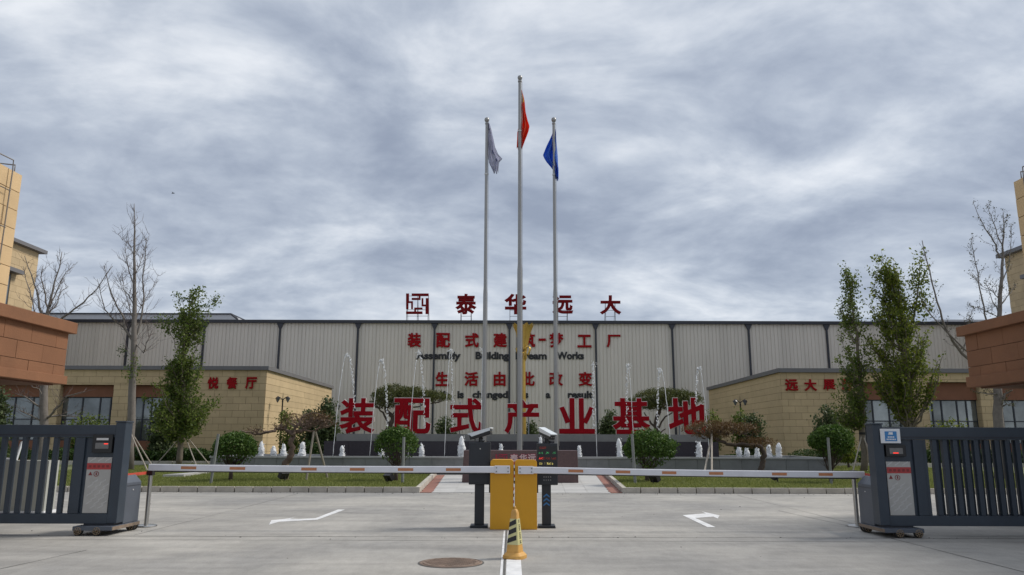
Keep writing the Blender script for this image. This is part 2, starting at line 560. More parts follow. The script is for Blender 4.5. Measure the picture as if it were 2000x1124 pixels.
M['lowwall'] = mat('low_wall_render', (0.36, 0.365, 0.33), 0.85, var=0.06, scale=2)
M['bird'] = mat('bird_feather', (0.02, 0.02, 0.022), 0.8)
M['galv'] = mat('galvanised_frame', (0.22, 0.23, 0.25), 0.5, metal=0.4)
M['wire'] = mat('conductor_wire', (0.20, 0.18, 0.16), 0.6)

# ------------------------------------------------------------------ lettering
GLY = {}


def glyph(ch, bold):
    k = (ch, bold)
    if k not in GLY:
        cu = bpy.data.curves.new('tmp', 'FONT')
        cu.body = ch
        cu.resolution_u = 3
        cu.extrude = 0.1
        cu.bevel_depth = bold
        cu.bevel_resolution = 0
        o = bpy.data.objects.new('tmp', cu)
        COL.objects.link(o)
        dg = bpy.context.evaluated_depsgraph_get()
        me = bpy.data.meshes.new_from_object(o.evaluated_get(dg))
        v = np.array([tuple(x.co) for x in me.vertices])
        f = [tuple(p.vertices) for p in me.polygons]
        n = [abs(p.normal.z) for p in me.polygons]
        bpy.data.objects.remove(o); bpy.data.curves.remove(cu); bpy.data.meshes.remove(me)
        lo, hi = v.min(0), v.max(0)
        v = (v - lo) / np.maximum(hi - lo, 1e-6)
        GLY[k] = (v, f, n)
    return GLY[k]


def letter(name, ch, box, Y, depth, mats, parent=None, bold=0.028, grow=0.0):
    """one character standing in the XZ plane, front face at depth Y, filling the photo box (x0, y0, x1, y1)"""
    v, f, n = glyph(ch, bold)
    a = at(box[0], box[3], Y); b = at(box[2], box[1], Y)
    a = a - Vector((grow, 0, grow)); b = b + Vector((grow, 0, grow))
    mb = MB()
    mb.v = [(a.x + (b.x - a.x) * p[0], Y + depth * (1 - p[2]), a.z + (b.z - a.z) * p[1]) for p in v]
    mb.f = f
    mb.m = [0 if q > 0.25 else 1 for q in n]
    return mb.build(name, mats, parent)


ORD = ['first', 'second', 'third', 'fourth', 'fifth', 'sixth', 'seventh', 'eighth', 'ninth', 'tenth', 'eleventh', 'twelfth']

# ================================================================== THE GROUND
def sheet(name, pts, z, material, parent=None, kind=None):
    mb = MB(); mb.face([(p[0], p[1], z) for p in pts])
    return mb.build(name, material, parent, kind=kind)


ground = sheet('ground', [(-420, -60), (420, -60), (420, 700), (-420, 700)], 0.0, M['concrete'], kind='structure')
YK = (gr(290, 962).y + gr(1680, 965).y) / 2          # face of the kerb
Y_POOL = 32.5
LAWN_Z = 0.13
XL_F, XL_B = gr(822, 962).x, gr(846, 931).x
XR_F, XR_B = gr(1213, 963).x, gr(1189, 932).x


def strip(p, q, w, z=0.004, name='joint', material=None):
    p, q = Vector((p[0], p[1], 0)), Vector((q[0], q[1], 0))
    d = (q - p).normalized(); n = Vector((-d.y, d.x, 0)) * w / 2
    k = max(2, int((q - p).length / 0.8))
    mb = MB()
    for i in range(k):
        a, b = p.lerp(q, i / k), p.lerp(q, (i + 1) / k)
        j0, j1 = strip.j, random.uniform(-.006, .006)
        strip.j = j1
        w0, w1 = strip.w, random.uniform(.55, 1.2)
        strip.w = w1
        o0, o1 = n.normalized() * j0, n.normalized() * j1
        mb.face([Vector((0, 0, z)) + v for v in (a + o0 - n * w0, b + o1 - n * w1, b + o1 + n * w1, a + o0 + n * w0)])
    return mb.build(name, material or M['joint'], ground)


strip.j, strip.w = 0.0, 1.0
g = lambda x, y: gr(x, y)
Yj = gr(700, 1049).y
strip((-22, Yj), (22, Yj), 0.022)
strip((-22, gr(700, 1056).y), (22, gr(700, 1056).y), 0.014)
strip((-22, YK - 0.55), (22, YK - 0.55), 0.02)
for a, b in (((1520, 998), (1690, 1035)), ((1740, 1052), (2000, 1118)), ((0, 1112), (170, 1075))):
    p, q = gr(*a), gr(*b); strip(p, q, 0.014)
for xx in (-11.5, -5.6, 5.9, 11.8):
    strip((xx, Yj + 0.1), (xx, YK - 0.7), 0.012)
# lane line under the cone with the joint beside it
pa, pb = gr(1004, 1130), gr(1003, 1037)
strip((pa.x - 0.105, pa.y - 3), (pa.x - 0.105, pb.y), 0.026, 0.0045)
mb = MB(); mb.face([(pa.x - 0.085, pa.y - 3, 0.004), (pa.x + 0.085, pa.y - 3, 0.004), (pa.x + 0.085, pb.y, 0.004), (pa.x - 0.085, pb.y, 0.004)])
mb.build('lane_line', M['paint'], ground)
mb = MB(); mb.face([(pa.x - 0.150, pa.y - 3, 0.004), (pa.x - 0.122, pa.y - 3, 0.004), (pa.x - 0.122, pb.y, 0.004), (pa.x - 0.150, pb.y, 0.004)])
mb.build('lane_line', M['paint'], ground)


def arrow(pts):
    mb = MB(); mb.face([Vector(gr(x, y).xy.to_tuple() + (0.004,)) for x, y in pts])
    return mb.build('direction_arrow', M['paint'], ground)


arrow([(525, 1026), (530, 1017), (563, 1013.5), (578, 1010), (566, 1014), (585, 1014.5), (616, 1013), (660, 996), (674, 996), (620, 1016), (545, 1020)])
arrow([(1333, 1007), (1379, 1003.5), (1370, 999.5), (1405.5, 1007.5), (1402, 1013.5), (1393, 1010), (1358, 1012.5), (1398, 1030.5), (1382, 1030.5)])

# manhole
mc = gr(881, 1100)
mh = thing('manhole_cover', 'round rusty iron manhole cover in the concrete left of the cone', 'manhole cover', (mc.x, mc.y, 0))
mb = MB().lathe((mc.x, mc.y, 0.002), [(0.365, 0), (0.365, 0.006), (0.345, 0.009), (0.34, 0.004)], 40); mb.build('rim', M['manhole'], mh)
mb = MB().lathe((mc.x, mc.y, 0.004), [(0.328, 0), (0.328, 0.007), (0.322, 0.009)], 40)
for i in range(-7, 8):
    for j in range(-7, 8):
        x, y = i * 0.042 + (0.02 if j % 2 else 0), j * 0.042
        if x * x + y * y < 0.09:
            mb.box(mc.x + x - .014, mc.x + x + .014, mc.y + y - .008, mc.y + y + .008, 0.0125, 0.017)
mb.build('lid', M['manhole'], mh)
mb = MB().lathe((mc.x, mc.y, 0.0035), [(0.385, 0), (0.38, 0.001)], 40); mb.build('mortar_ring', M['joint'], mh)

# lawns
def lerp_edge(xf, xb, y):
    return xf + (xb - xf) * (y - YK) / (Y_POOL - YK)


lawn_l = sheet('lawn', [(-46, YK + .1), (XL_F - .1, YK + .1), (XL_B - .1, Y_POOL), (XL_B - .1, 64), (-46, 64)], LAWN_Z, M['soil'], kind='structure')
lawn_r = sheet('lawn', [(XR_F + .1, YK + .1), (46, YK + .1), (46, 64), (XR_B + .1, 64), (XR_B + .1, Y_POOL)], LAWN_Z, M['soil'], kind='structure')
sheet('back_yard', [(XL_B - .1, Y_POOL + 2), (XR_B + .1, Y_POOL + 2), (XR_B + .1, 65), (XL_B - .1, 65)], LAWN_Z - 0.01, M['soil'], kind='structure')

kerb = bpy.data.objects.new('kerb', None); COL.objects.link(kerb); kerb['kind'] = 'structure'; WL['kerb'] = Vector((0, 0, 0))
KL = 0.50
x = XL_F
while x > -30:
    piece('kerb_stone', M['kerb'], kerb, x - KL + .013, x - .013, YK, YK + .12, -.05, .15 + random.uniform(-.003, .003)); x -= KL
x = XR_F
while x < 30:
    piece('kerb_stone', M['kerb'], kerb, x + .013, x + KL - .013, YK, YK + .12, -.05, .15 + random.uniform(-.003, .003)); x += KL
for xf, xb, s in ((XL_F, XL_B, -1), (XR_F, XR_B, 1)):
    n = int((Y_POOL - .2 - YK - .12) / KL)
    for i in range(n):
        y0 = YK + .127 + i * KL
        xm = lerp_edge(xf, xb, y0 + KL / 2)
        o = piece('kerb_stone', M['kerb'], kerb, xm if s > 0 else xm - .12, xm + .12 if s > 0 else xm, y0, y0 + KL - .012, -.05, .148)
        o.rotation_euler.z = -math.atan2(xb - xf, Y_POOL - YK)
# pale kerb behind the lawns, at the foot of the hedges
for (xa, xb2, y) in ((-31, at(411, 905, 39.5).x, 39.5), (at(1632, 905, 39.5).x, 31, 39.5)):
    x = xa
    while x < xb2 - .3:
        piece('kerb_stone', M['kerb'], kerb, x + .01, x + .98, y, y + .14, .0, .32); x += 1.0
p, q = gr(318, 928, .22), gr(409, 921, .22)
mb = MB(); mb.extr([(p.x, p.y, .13), (q.x, q.y, .13), (q.x, q.y + .7, .13), (p.x + .6, p.y + .25, .13)], (0, 0, .10))
mb.build('stepping_path', M['paving'], kerb)

# granite forecourt between the lawns, with a red strip along each kerb
pave = bpy.data.objects.new('pavement', None); COL.objects.link(pave); pave['kind'] = 'structure'; WL['pavement'] = Vector((0, 0, 0))
SL = 0.8
rows = int((Y_POOL - YK) / SL)
for r in range(rows):
    y0 = YK + .02 + r * SL
    ym = y0 + SL / 2
    xl, xr = lerp_edge(XL_F, XL_B, ym) + .02, lerp_edge(XR_F, XR_B, ym) - .02
    piece('border_brick', M['redbrick'], pave, xl, xl + .30, y0 + .004, y0 + SL - .004, -.03, .016)
    piece('border_brick', M['redbrick'], pave, xr - .30, xr, y0 + .004, y0 + SL - .004, -.03, .016)
    n = 8
    w = (xr - xl - .62) / n
    for k in range(n):
        a = xl + .31 + k * w
        piece('slab', M['paving'], pave, a + .004, a + w - .004, y0 + .004, y0 + SL - .004, -.03, .012 + random.uniform(-.001, .001))

# ================================================================== WAREHOUSE
YW = 66.0
bays = [-48, 102, 252, 400, 548, 700, 849, 995, 1163, 1312, 1461, 1613, 1765, 1917, 2069]
bx = [at(b, 640, YW).x for b in bays]
ZW = at(1000, 627, YW).z
wh = thing('warehouse', 'long factory hall clad in pale grey profiled metal sheeting behind the pool', 'warehouse', (0, YW, 0))


def siding(x0, x1, z0, z1, y):
    mb = MB()
    prof = [(x0, 0.0)]
    pitch = 0.318; x = x0 + .02
    while x + pitch < x1:
        prof += [(x + .235, 0.0), (x + .252, 0.045), (x + .301, 0.045), (x + .318, 0.0)]
        x += pitch
    prof.append((x1, 0.0))
    n = len(mb.v)
    for px, d in prof:
        mb.v += [(px, y + d, z0), (px, y + d, z1)]
    for i in range(len(prof) - 1):
        a = 2 * i
        mb.f.append((a, a + 2, a + 3, a + 1)); mb.m.append(0)
    return mb


for i in range(len(bx) - 1):
    siding(bx[i] + .004, bx[i + 1] - .004, 0.0, ZW - .1, YW).build('wall_panel', M['siding'], wh)
    c = bx[i]
    zt = ZW - .28
    mb = MB()
    mb.box(c - .075, c + .075, YW - .17, YW - .02, 0.2, zt - .5)
    mb.extr([(c - .075, YW - .17, zt - .5), (c + .075, YW - .17, zt - .5), (c + .30, YW - .17, zt), (c - .30, YW - .17, zt)], (0, .15, 0))
    mb.build('downpipe', M['trim'], wh)
c = at(1011, 640, YW).x
MB().box(c - .07, c + .07, YW - .15, YW - .03, 0.2, ZW - .3).build('downpipe', M['trim'], wh)
mb = MB().box(bx[0], bx[-1], YW - .25, YW + .10, ZW - .26, ZW)
mb.build('gutter', M['trim'], wh)
mb = MB().box(bx[0], bx[-1], YW + .12, YW + 34, ZW - .5, ZW - .04)
mb.build('roof', M['roofsheet'], wh)
MB().box(bx[0], bx[-1], YW + .2, YW + 33.5, 0, ZW - .52).build('rear_wall', M['siding'], wh)
# raised roof edge showing at the left end
ya = YW + 5
a, b2 = at(30, 614, ya), at(463, 624.5, ya)
mb = MB().extr([(a.x, ya, b2.z - 1.2), (b2.x, ya, b2.z - 1.2), (b2.x, ya, b2.z), (at(452, 614, ya).x, ya, a.z), (a.x, ya, a.z)], (0, 6, 0))
rm = mb.build('roof_monitor', M['roofsheet'], wh)
mb = MB().box(a.x, at(452, 614, ya).x, ya - .12, ya + 6.1, a.z + .002, a.z + .13); mb.build('monitor_trim', M['trim'], rm)
mb = MB().tube([(at(452, 614, ya).x, ya - .06, a.z + .06), (b2.x + .1, ya - .06, b2.z)], .09, 4); mb.build('monitor_trim', M['trim'], rm)
a, b2 = at(1830, 627, ya), at(2100, 640, ya)
MB().box(a.x, b2.x, ya, ya + 5, b2.z - 1, at(1830, 624.5, ya).z).build('roof_monitor', M['roofsheet'], wh)

# rooftop sign: one thing per character, each on its own steel frame
YR = YW + 0.5


def roof_frame(parent, x0, x1, ybase, ytop, n_up=2):
    za = ZW - .04; zt = at(1000, ytop, YR).z
    w0, w1 = at(x0, 600, YR).x, at(x1, 600, YR).x
    mb = MB()
    for k in range(n_up):
        xx = w0 + (w1 - w0) * k / (n_up - 1)
        mb.tube([(xx, YR + .22, za), (xx, YR + .22, zt)], .028, 4)
        mb.tube([(xx, YR + 1.2, za), (xx, YR + .25, zt - .1)], .024, 4)
    for zz in (za + .03, za + .55, za + 1.1, zt - .1):
        mb.tube([(w0 - (.3 if zz < za + .1 else 0), YR + .22, zz), (w1 + (.3 if zz < za + .1 else 0), YR + .22, zz)], .022, 4)
    return mb.build('support_frame', M['galv'], parent)


roof_chars = [('泰', (889, 574, 931, 614), 'with three horizontal strokes, first after the square emblem'),
              ('华', (985, 574, 1028, 614), 'behind the tall central flagpole'),
              ('远', (1079, 576.5, 1119.5, 614), 'partly behind the right flagpole'),
              ('大', (1172, 577, 1213, 614.5), 'a wide open stroke shape, rightmost on the roof edge')]
for ch, bxp, d in roof_chars:
    p = at((bxp[0] + bxp[2]) / 2, bxp[3], YR)
    t = thing('rooftop_letter', 'dark red rooftop character ' + d, 'sign letter', (p.x, YR, ZW), 'rooftop sign characters')
    letter('character', ch, bxp, YR, .18, [M['redroof'], M['redroof']], t, 0.034)
    roof_frame(t, bxp[0] + 11, bxp[2] - 11, bxp[3], bxp[1] + 12)


def logo(x0, y0, x1, y1, Y, depth, material, parent, name='emblem_stroke'):
    """square emblem of interlocking strokes, drawn on a 40 x 37 grid"""
    polys = [
        [(0, 0), (5, 0), (5, 14), (12, 14), (12, 28), (9, 28), (9, 17), (4, 17), (4, 28), (0, 28)],
        [(10, 0), (40, 0), (40, 4.5), (25.5, 4.5), (25.5, 11.5), (10, 11.5), (10, 8), (22.5, 8), (22.5, 4.5), (10, 4.5)],
        [(27.5, 8.5), (30.5, 8.5), (30.5, 20), (35, 20), (35, 8.5), (40, 8.5), (40, 37), (34.5, 37), (34.5, 23), (27.5, 23)],
        [(0, 32.5), (14.5, 32.5), (14.5, 25.5), (29, 25.5), (29, 28.5), (17.5, 28.5), (17.5, 32.5), (29, 32.5), (29, 37), (0, 37)]]
    for pl in polys:
        mb = MB()
        pts = [at(x0 + u / 40 * (x1 - x0), y0 + w / 37 * (y1 - y0), Y) for u, w in pl]
        mb.extr([Vector((q.x, Y, q.z)) for q in pts], (0, depth, 0))
        mb.build(name, material, parent)


p = at(815, 614, YR)
t = thing('rooftop_emblem', 'dark red square emblem of interlocking strokes on the roof edge', 'sign emblem', (p.x, YR, ZW))
logo(793, 573.5, 837, 613.5, YR, .18, M['redroof'], t)
roof_frame(t, 794, 836, 614, 576, 3)

# wall signs
YS = YW - 0.02


def wall_sign(name, label, items, y0, y1, mats, Y=YS, depth=.10, bold=.033, cat='wall sign'):
    c = at((items[0][1] + items[-1][2]) / 2, y1, Y)
    t = thing(name, label, cat, (c.x, Y, c.z))
    for ch, x0, x1, *r in items:
        letter('letter' if len(ch) == 1 else 'word', ch, (x0, r[0] if r else y0, x1, r[1] if len(r) > 1 else y1), Y - depth, depth, mats, t, bold)
    return t


rw = [M['redwall'], M['redwall']]
bw = [M['black'], M['black']]
wall_sign('wall_sign', 'upper row of red Chinese characters with a dash on the grey hall wall',
          [('装', 795, 823), ('配', 851.5, 879.5), ('式', 908, 935.5), ('建', 963, 990.5), ('筑', 1018, 1045.5), ('-', 1052, 1066, 661.5, 666), ('梦', 1073, 1100.5), ('工', 1128, 1155, 654), ('厂', 1185, 1212, 654)], 650.5, 679, rw)
wall_sign('wall_sign', 'black English lettering Assembly Building Dream Works on the grey hall wall',
          [('Assembly', 812, 900, 687.5, 706.5), ('Building', 928.5, 994, 687.5, 706.5), ('Dream', 1007, 1068, 688, 702.5), ('Works', 1087, 1140.5, 687.5, 702.5)], 688, 702, bw, depth=.04, bold=.045)
wall_sign('wall_sign', 'lower row of six red Chinese characters on the grey hall wall',
          [('生', 850, 876.5), ('活', 906.5, 934), ('由', 964, 987.5), ('此', 1018, 1044.5), ('改', 1072.5, 1099.5), ('变', 1130, 1157)], 726.5, 754.5, rw)
wall_sign('wall_sign', 'black English lettering about life being changed, low on the grey hall wall',
          [('Life', 850, 878, 764, 778.5), ('is', 893, 906, 764, 778.5), ('changed', 922.5, 992, 764, 782), ('as', 1013, 1032, 768, 778.5), ('a', 1066, 1075, 768, 778.5), ('result', 1109, 1158, 764, 778.5)], 764, 778.5, bw, depth=.04, bold=.045)

# ================================================================== CREAM WINGS (canteen and exhibition hall)
YC, YC2 = 45.0, 61.5
BW, BH = 0.735, 0.388


def wing(side, label, name, corner, solid, piers, openings, outer, y_top, y_fas, y_band, y_lint, y_trans, y_sill):
    xc = at(corner, 800, YC).x
    zt = at(corner, y_fas, YC).z; zf = at(corner, y_top, YC).z
    zb = at(corner, y_band, YC).z; zl = at(corner, y_lint, YC).z; zr = at(corner, y_trans, YC).z; zs = at(corner, y_sill, YC).z
    X = lambda px: at(px, 790, YC).x
    xs, xo = X(solid), outer
    t = thing(name, label, 'building', (xc, YC, 0))
    lo, hi = min(xs, xc), max(xs, xc)
    mb = MB()
    mb.box(lo, hi, YC, YC2, 0, zt)
    a, b = min(xs, xo), max(xs, xo)
    mb.box(a, b, YC + .62, YC2, 0, zt)
    mb.box(a, b, YC, YC + .61, zb, zt)
    for p0, p1 in piers:
        mb.box(X(p0), X(p1), YC, YC + .61, 0, zb)
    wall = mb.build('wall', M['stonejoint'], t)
    n = 0
    n += courses(wall, M['stone'], 'x', YC, -1, lo, hi, LAWN_Z, zt, BW, BH, zref=zt - 20 * BH, aref=xc)
    n += courses(wall, M['stone'], 'x', YC, -1, a, b, zb, zt, BW, BH, zref=zt - 20 * BH, aref=xc)
    for p0, p1 in piers:
        q0, q1 = sorted((X(p0), X(p1)))
        n += courses(wall, M['stone'], 'x', YC, -1, q0, q1, LAWN_Z, zb, BW, BH, zref=zt - 20 * BH, aref=xc)
        inner = q1 if side < 0 else q0
        sgn = 1 if side < 0 else -1
        n += courses(wall, M['stone'], 'y', inner, sgn, YC - .02, YC + .55, LAWN_Z, zb, 1.2, BH, zref=zt - 20 * BH, aref=YC)
    sgn = 1 if side < 0 else -1
    n += courses(wall, M['stone'], 'y', xc, sgn, YC - .03, YC2, LAWN_Z, zt, 5.6, BH, zref=zt - 20 * BH, aref=YC)
    # roof edge
    mb = MB()
    x0, x1 = sorted((xo, xc + sgn * .16))
    mb.box(x0, x1, YC - .18, YC2 + .1, zt, zf)
    mb.build('roof_fascia', M['fascia'], t)
    for o0, o1, cols in openings:
        q0, q1 = sorted((X(o0), X(o1)))
        MB().box(q0, q1, YC + .30, YC + .6, zl, zb - .003).build('lintel', M['lintel'], t)
        MB().box(q0, q1, YC + .25, YC + .6, 0, zs).build('apron_wall', M['lintel'], t)
        win = MB()
        fw = .06
        win.box(q0, q1, YC + .44, YC + .52, zs, zs + fw); win.box(q0, q1, YC + .44, YC + .52, zl - fw, zl - .003)
        win.box(q0, q1, YC + .445, YC + .515, zr - fw / 2, zr + fw / 2)
        edges = [q0 + (q1 - q0) * c for c in cols]
        for e in edges:
            win.box(e - fw * .6, e + fw * .6, YC + .43, YC + .525, zs + fw + .002, zl - fw - .002)
        w = win.build('window', M['frame'], t)
        for i in range(len(edges) - 1):
            for (c0, c1) in ((zs + fw, zr - fw / 2), (zr + fw / 2, zl - fw)):
                piece('pane', M['glass'], w, edges[i] + fw * .6, edges[i + 1] - fw * .6, YC + .475, YC + .49, c0, c1)
    print(name, n)
    return t, zt


canteen, ZT = wing(-1, 'single-storey cream stone-block canteen with grey roof edge, left of the pool', 'canteen_building', 516, 336,
                   [(219, 250), (91, 114), (-60, -20)],
                   [(250, 336, (0, .27, .46, .80, 1)), (114, 219, (0, .37, .70, .90, 1)), (-20, 91, (0, .36, .68, 1))],
                   -34.4, 716, 723.5, 753, 776, 820, 862)
hall, ZT2 = wing(1, 'single-storey cream stone-block exhibition hall with grey roof edge, right of the pool', 'exhibition_hall', 1528, 1681,
                 [(1787, 1814), (1916, 1945), (2048, 2075)],
                 [(1681, 1787, (0, .13, .28, .58, .78, 1)), (1814, 1916, (0, .14, .32, .62, .8, 1)), (1945, 2048, (0, .2, .42, .7, 1))],
                 35.6, 720, 728, 746, 780, 822, 866)
wall_sign('wall_sign', 'red Chinese characters on the cream canteen wall beside the leafy tree',
          [('悦', 404, 427), ('餐', 441, 464), ('厅', 478, 501.5)], 737, 760, rw, Y=YC - .035, depth=.08)
wall_sign('wall_sign', 'four red Chinese characters on the cream exhibition hall wall',
          [('远', 1535, 1558.5), ('大', 1572, 1595), ('展', 1609, 1631.5), ('厅', 1645, 1668)], 741, 764, rw, Y=YC - .035, depth=.08)


# taller office blocks far behind the gatehouses
def office(side, label, xe, y_top, y_fas, ye, win):
    YF, YN = 60.0, 46.5
    xf = at(xe, y_fas, YF).x
    zt, zf = at(xe, y_fas, YF).z, at(xe, y_top, YF).z
    t = thing('office_building', label, 'building', (xf, YF, 0))
    sgn = 1 if side < 0 else -1
    mb = MB().box(xf, xf - sgn * 12, YN, YF, 0, zt)
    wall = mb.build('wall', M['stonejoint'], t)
    bh = .52
    zw0, zw1 = at(20, 600, 56).z, at(20, 520, 56).z
    for a0, a1, z0, z1 in ((YN, YF, zt - 2.2, zt), (57.0, YF, zt - 8, zt - 2.2)):
        courses(wall, M['stone'], 'y', xf, sgn, a0, a1, z0, z1, 1.1, bh, zref=zt - 20 * bh)
    courses(wall, M['stone'], 'y', xf, sgn, YN, 55.0, zt - 8, zt - 2.2, 2.2, bh, zref=zt - 20 * bh)
    MB().box(xf + sgn * .45, xf - sgn * 12, YN - .3, YF + .4, zt, zf).build('roof_fascia', M['fascia'], t)
    w = MB().box(xf + sgn * .02, xf - sgn * .3, 55.06, 56.94, zt - 7.5, zt - 2.4).build('window', M['frame'], t)
    piece('pane', M['glass'], w, xf + sgn * .022, xf + sgn * .045, 55.2, 56.0, zt - 7.2, zt - 2.6)
    piece('pane', M['glass'], w, xf + sgn * .022, xf + sgn * .045, 56.08, 56.8, zt - 7.2, zt - 2.6)
    MB().box(xf + sgn * .6, xf + sgn * .04, 54.6, 57.6, zt - 2.3, zt - 2.0).build('window_canopy', M['fascia'], t)
    return t


office(-1, 'tall cream office block with grey roof edge behind the left gatehouse', 76, 488.5, 495, 600, None)
office(1, 'tall cream office block with grey roof edge behind the right gatehouse', 1962, 496, 503, 600, None)


# ================================================================== GATEHOUSES
def gatehouse(side, label, px_face, py_face0, py_face1, px_lip, py_top, py_lipb, px_low, py_low0, py_low1, px_tow, py_tow):
    s = 1 if side < 0 else -1          # direction towards the road
    YE, YN = 16.0, 7.0
    xf = at(px_face, 700, YE).x
    zface1 = at(px_face, py_face0, YE).z
    zface0 = at(px_face, py_face1, YE).z
    lp = .11
    ztop = at(px_lip, py_top, YE + lp).z
    zlow = at(px_low, py_low1, YE + lp).z
    xt = at(px_tow, py_tow, YE).x
    ztow = at(px_tow, py_tow, YE).z
    t = thing('gatehouse', label, 'gatehouse', (xt, YE, 0))
    # body and tower
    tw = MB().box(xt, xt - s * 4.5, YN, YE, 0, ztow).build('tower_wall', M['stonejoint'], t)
    bw_, bh_ = .92, .41
    courses(tw, M['towerstone'], 'y', xt, s, YN + 4.5, YE, ztop - .2, ztow, bw_, bh_, zref=ztow - 20 * bh_, aref=YE)
    # projecting brown canopy
    xb = xf - s * .06
    MB().box(xb, xt - s * 3, YN - .5, YE - .03, zface0 + .0, zface1).build('canopy_core', M['brownjoint'], t)
    cc = t.children[-1] if t.children else None
    core = [c for c in bpy.data.objects if c.parent == t and c.name.startswith('canopy_core')][-1]
    hgt = zface1 - zface0
    courses(core, M['brown'], 'y', xb, s, YN + 4, YE, zface0, zface1, .82, hgt / 2.6, zref=zface1 - 20 * hgt / 2.6, aref=YE, gap=.010, proud=.06)
    MB().box(xf + s * lp, xt - s * 3.2, YN - .6, YE + lp, zface1, ztop).build('canopy_coping', M['brown'], t, bevel=.01)
    mb = MB().box(xf + s * .05, xt - s * 3.1, YN - .55, YE + .05, zlow, zface0)
    mb.build('canopy_base', M['brown'], t, bevel=.008)
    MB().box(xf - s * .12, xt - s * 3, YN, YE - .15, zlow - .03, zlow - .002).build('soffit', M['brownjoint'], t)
    # lightning conductor over the parapet and down the wall
    w = MB()
    y0 = YE - .45
    w.tube([(xt - s * 1.2, y0 - 1.5, ztow + .28), (xt - s * .05, y0 - .6, ztow + .22), (xt + s * .09, y0, ztow + .18), (xt + s * .10, y0, ztow - .1), (xt + s * .10, y0 - .05, ztop)], .014, 5)
    for k in range(6):
        z = ztow - .5 - k * .8
        w.tube([(xt + s * .02, y0 - .3, z), (xt + s * .10, y0 - .3, z), (xt + s * .11, y0, z)], .012, 4)
    w.tube([(xt - s * .6, YE - 3, ztow), (xt - s * .6, YE - 3, ztow + .28), (xt - s * .6, YE - .15, ztow + .24), (xt - s * .1, YE - .1, ztow + .2), (xt - s * .1, YE - .1, ztow)], .016, 5)
    w.build('lightning_conductor', M['wire'], t)
    return t


gatehouse(-1, 'cream-towered gatehouse with a projecting reddish brown block canopy, at the left edge', 129, 652, 735, 142, 632, 651, 131, 735, 752, 42, 343)
gatehouse(1, 'cream-towered gatehouse with a projecting dark brown block canopy, at the right edge', 1889, 657, 737, 1877, 640, 657, 1884, 737, 758, 1981, 356)

# low rendered wall showing behind the left gate
p = gr(84, 1004)
lw = thing('low_wall', 'low pale grey rendered wall behind the slats of the left gate', 'wall', (p.x - 2, p.y, 0))
zt = at(84, 900, p.y).z
MB().box(p.x - 4.5, p.x, p.y, p.y + .35, .05, zt).build('wall', M['lowwall'], lw)
MB().box(p.x - 4.5, p.x + .03, p.y - .04, p.y + .39, 0, .05).build('base_strip', M['white'], lw)
hx = at(27, 903, p.y).x
mb = MB().tube([(hx - .25, p.y + .1, zt + .02), (hx - .02, p.y + .1, zt + .02), (hx + .05, p.y + .1, zt + .36), (hx - .06, p.y + .1, zt + .12)], [.03, .03, .028, .028], 6)
mb.build('handrail_end', M['white'], lw)

# ================================================================== POOL, PLINTH, BIG LETTERS
PX0, PX1 = at(411, 895, Y_POOL).x, at(1621, 897, Y_POOL).x
YP2 = 36.4
Z_COP = at(1000, 892.5, Y_POOL).z
pool = thing('fountain_pool', 'long grey stone-walled fountain pool in front of the dark plinth', 'fountain pool', ((PX0 + PX1) / 2, Y_POOL, 0))
n = 28
w = (PX1 - PX0) / n
MB().box(PX0 + .02, PX1 - .02, Y_POOL + .03, Y_POOL + .28, -.05, Z_COP - .07).build('core', M['poolstone'], pool)
for i in range(n):
    piece('wall_panel', M['poolstone'], pool, PX0 + i * w + .006, PX0 + (i + 1) * w - .006, Y_POOL, Y_POOL + .03, 0, Z_COP - .072)
m = 14
for i in range(m):
    w2 = (PX1 - PX0 + .08) / m
    for yy in (Y_POOL - .04, YP2 + .02):
        piece('coping', M['coping'], pool, PX0 - .04 + i * w2 + .004, PX0 - .04 + (i + 1) * w2 - .004, yy, yy + .36, Z_COP - .07, Z_COP + random.uniform(0, .002))
for xx in (PX0, PX1 - .3):
    MB().box(xx, xx + .3, Y_POOL + .33, YP2, -.05, Z_COP - .003).build('end_wall', M['poolstone'], pool)
MB().box(PX0 + .02, PX1 - .02, YP2 + .05, YP2 + .3, -.05, Z_COP - .07).build('back_wall', M['poolstone'], pool)
mb = MB()
nx, ny = 160, 14
for i in range(nx + 1):
    for j in range(ny + 1):
        X = PX0 + .3 + (PX1 - PX0 - .6) * i / nx; Yy = Y_POOL + .28 + (YP2 - Y_POOL - .28) * j / ny
        mb.v.append((X, Yy, Z_COP - .09 + random.uniform(-.008, .008)))
for i in range(nx):
    for j in range(ny):
        a = i * (ny + 1) + j
        mb.f.append((a, a + ny + 1, a + ny + 2, a + 1)); mb.m.append(0)
mb.build('water', M['water'], None, smooth=True, kind='structure')

# dark granite wall carrying the plinth
YD = 36.0
dx0, dx1 = at(632, 880, YD).x, at(1404, 880, YD).x
zd = at(1000, 862.5, YD).z
px0, px1 = at(657, 855, YD + .25).x, at(1382, 855, YD + .25).x
zp = at(1000, 848.5, YD + .25).z
pl = thing('letter_plinth', 'dark granite wall with a grey stone ledge carrying the big red characters', 'plinth', (0, YD, 0))
MB().box(dx0 + .02, dx1 - .02, YD + .03, YD + 1.2, 0, zd - .004).build('core', M['darkgranite'], pl)
n = 16
for i in range(n):
    w = (dx1 - dx0) / n
    piece('granite_panel', M['darkgranite'], pl, dx0 + i * w + .004, dx0 + (i + 1) * w - .004, YD, YD + .03, 0.3, zd)
n = 12
for i in range(n):
    w = (px1 - px0) / n
    piece('ledge_block', M['plinth'], pl, px0 + i * w + .003, px0 + (i + 1) * w - .003, YD + .25, YD + 1.0, zd - .003, zp + random.uniform(0, .002))

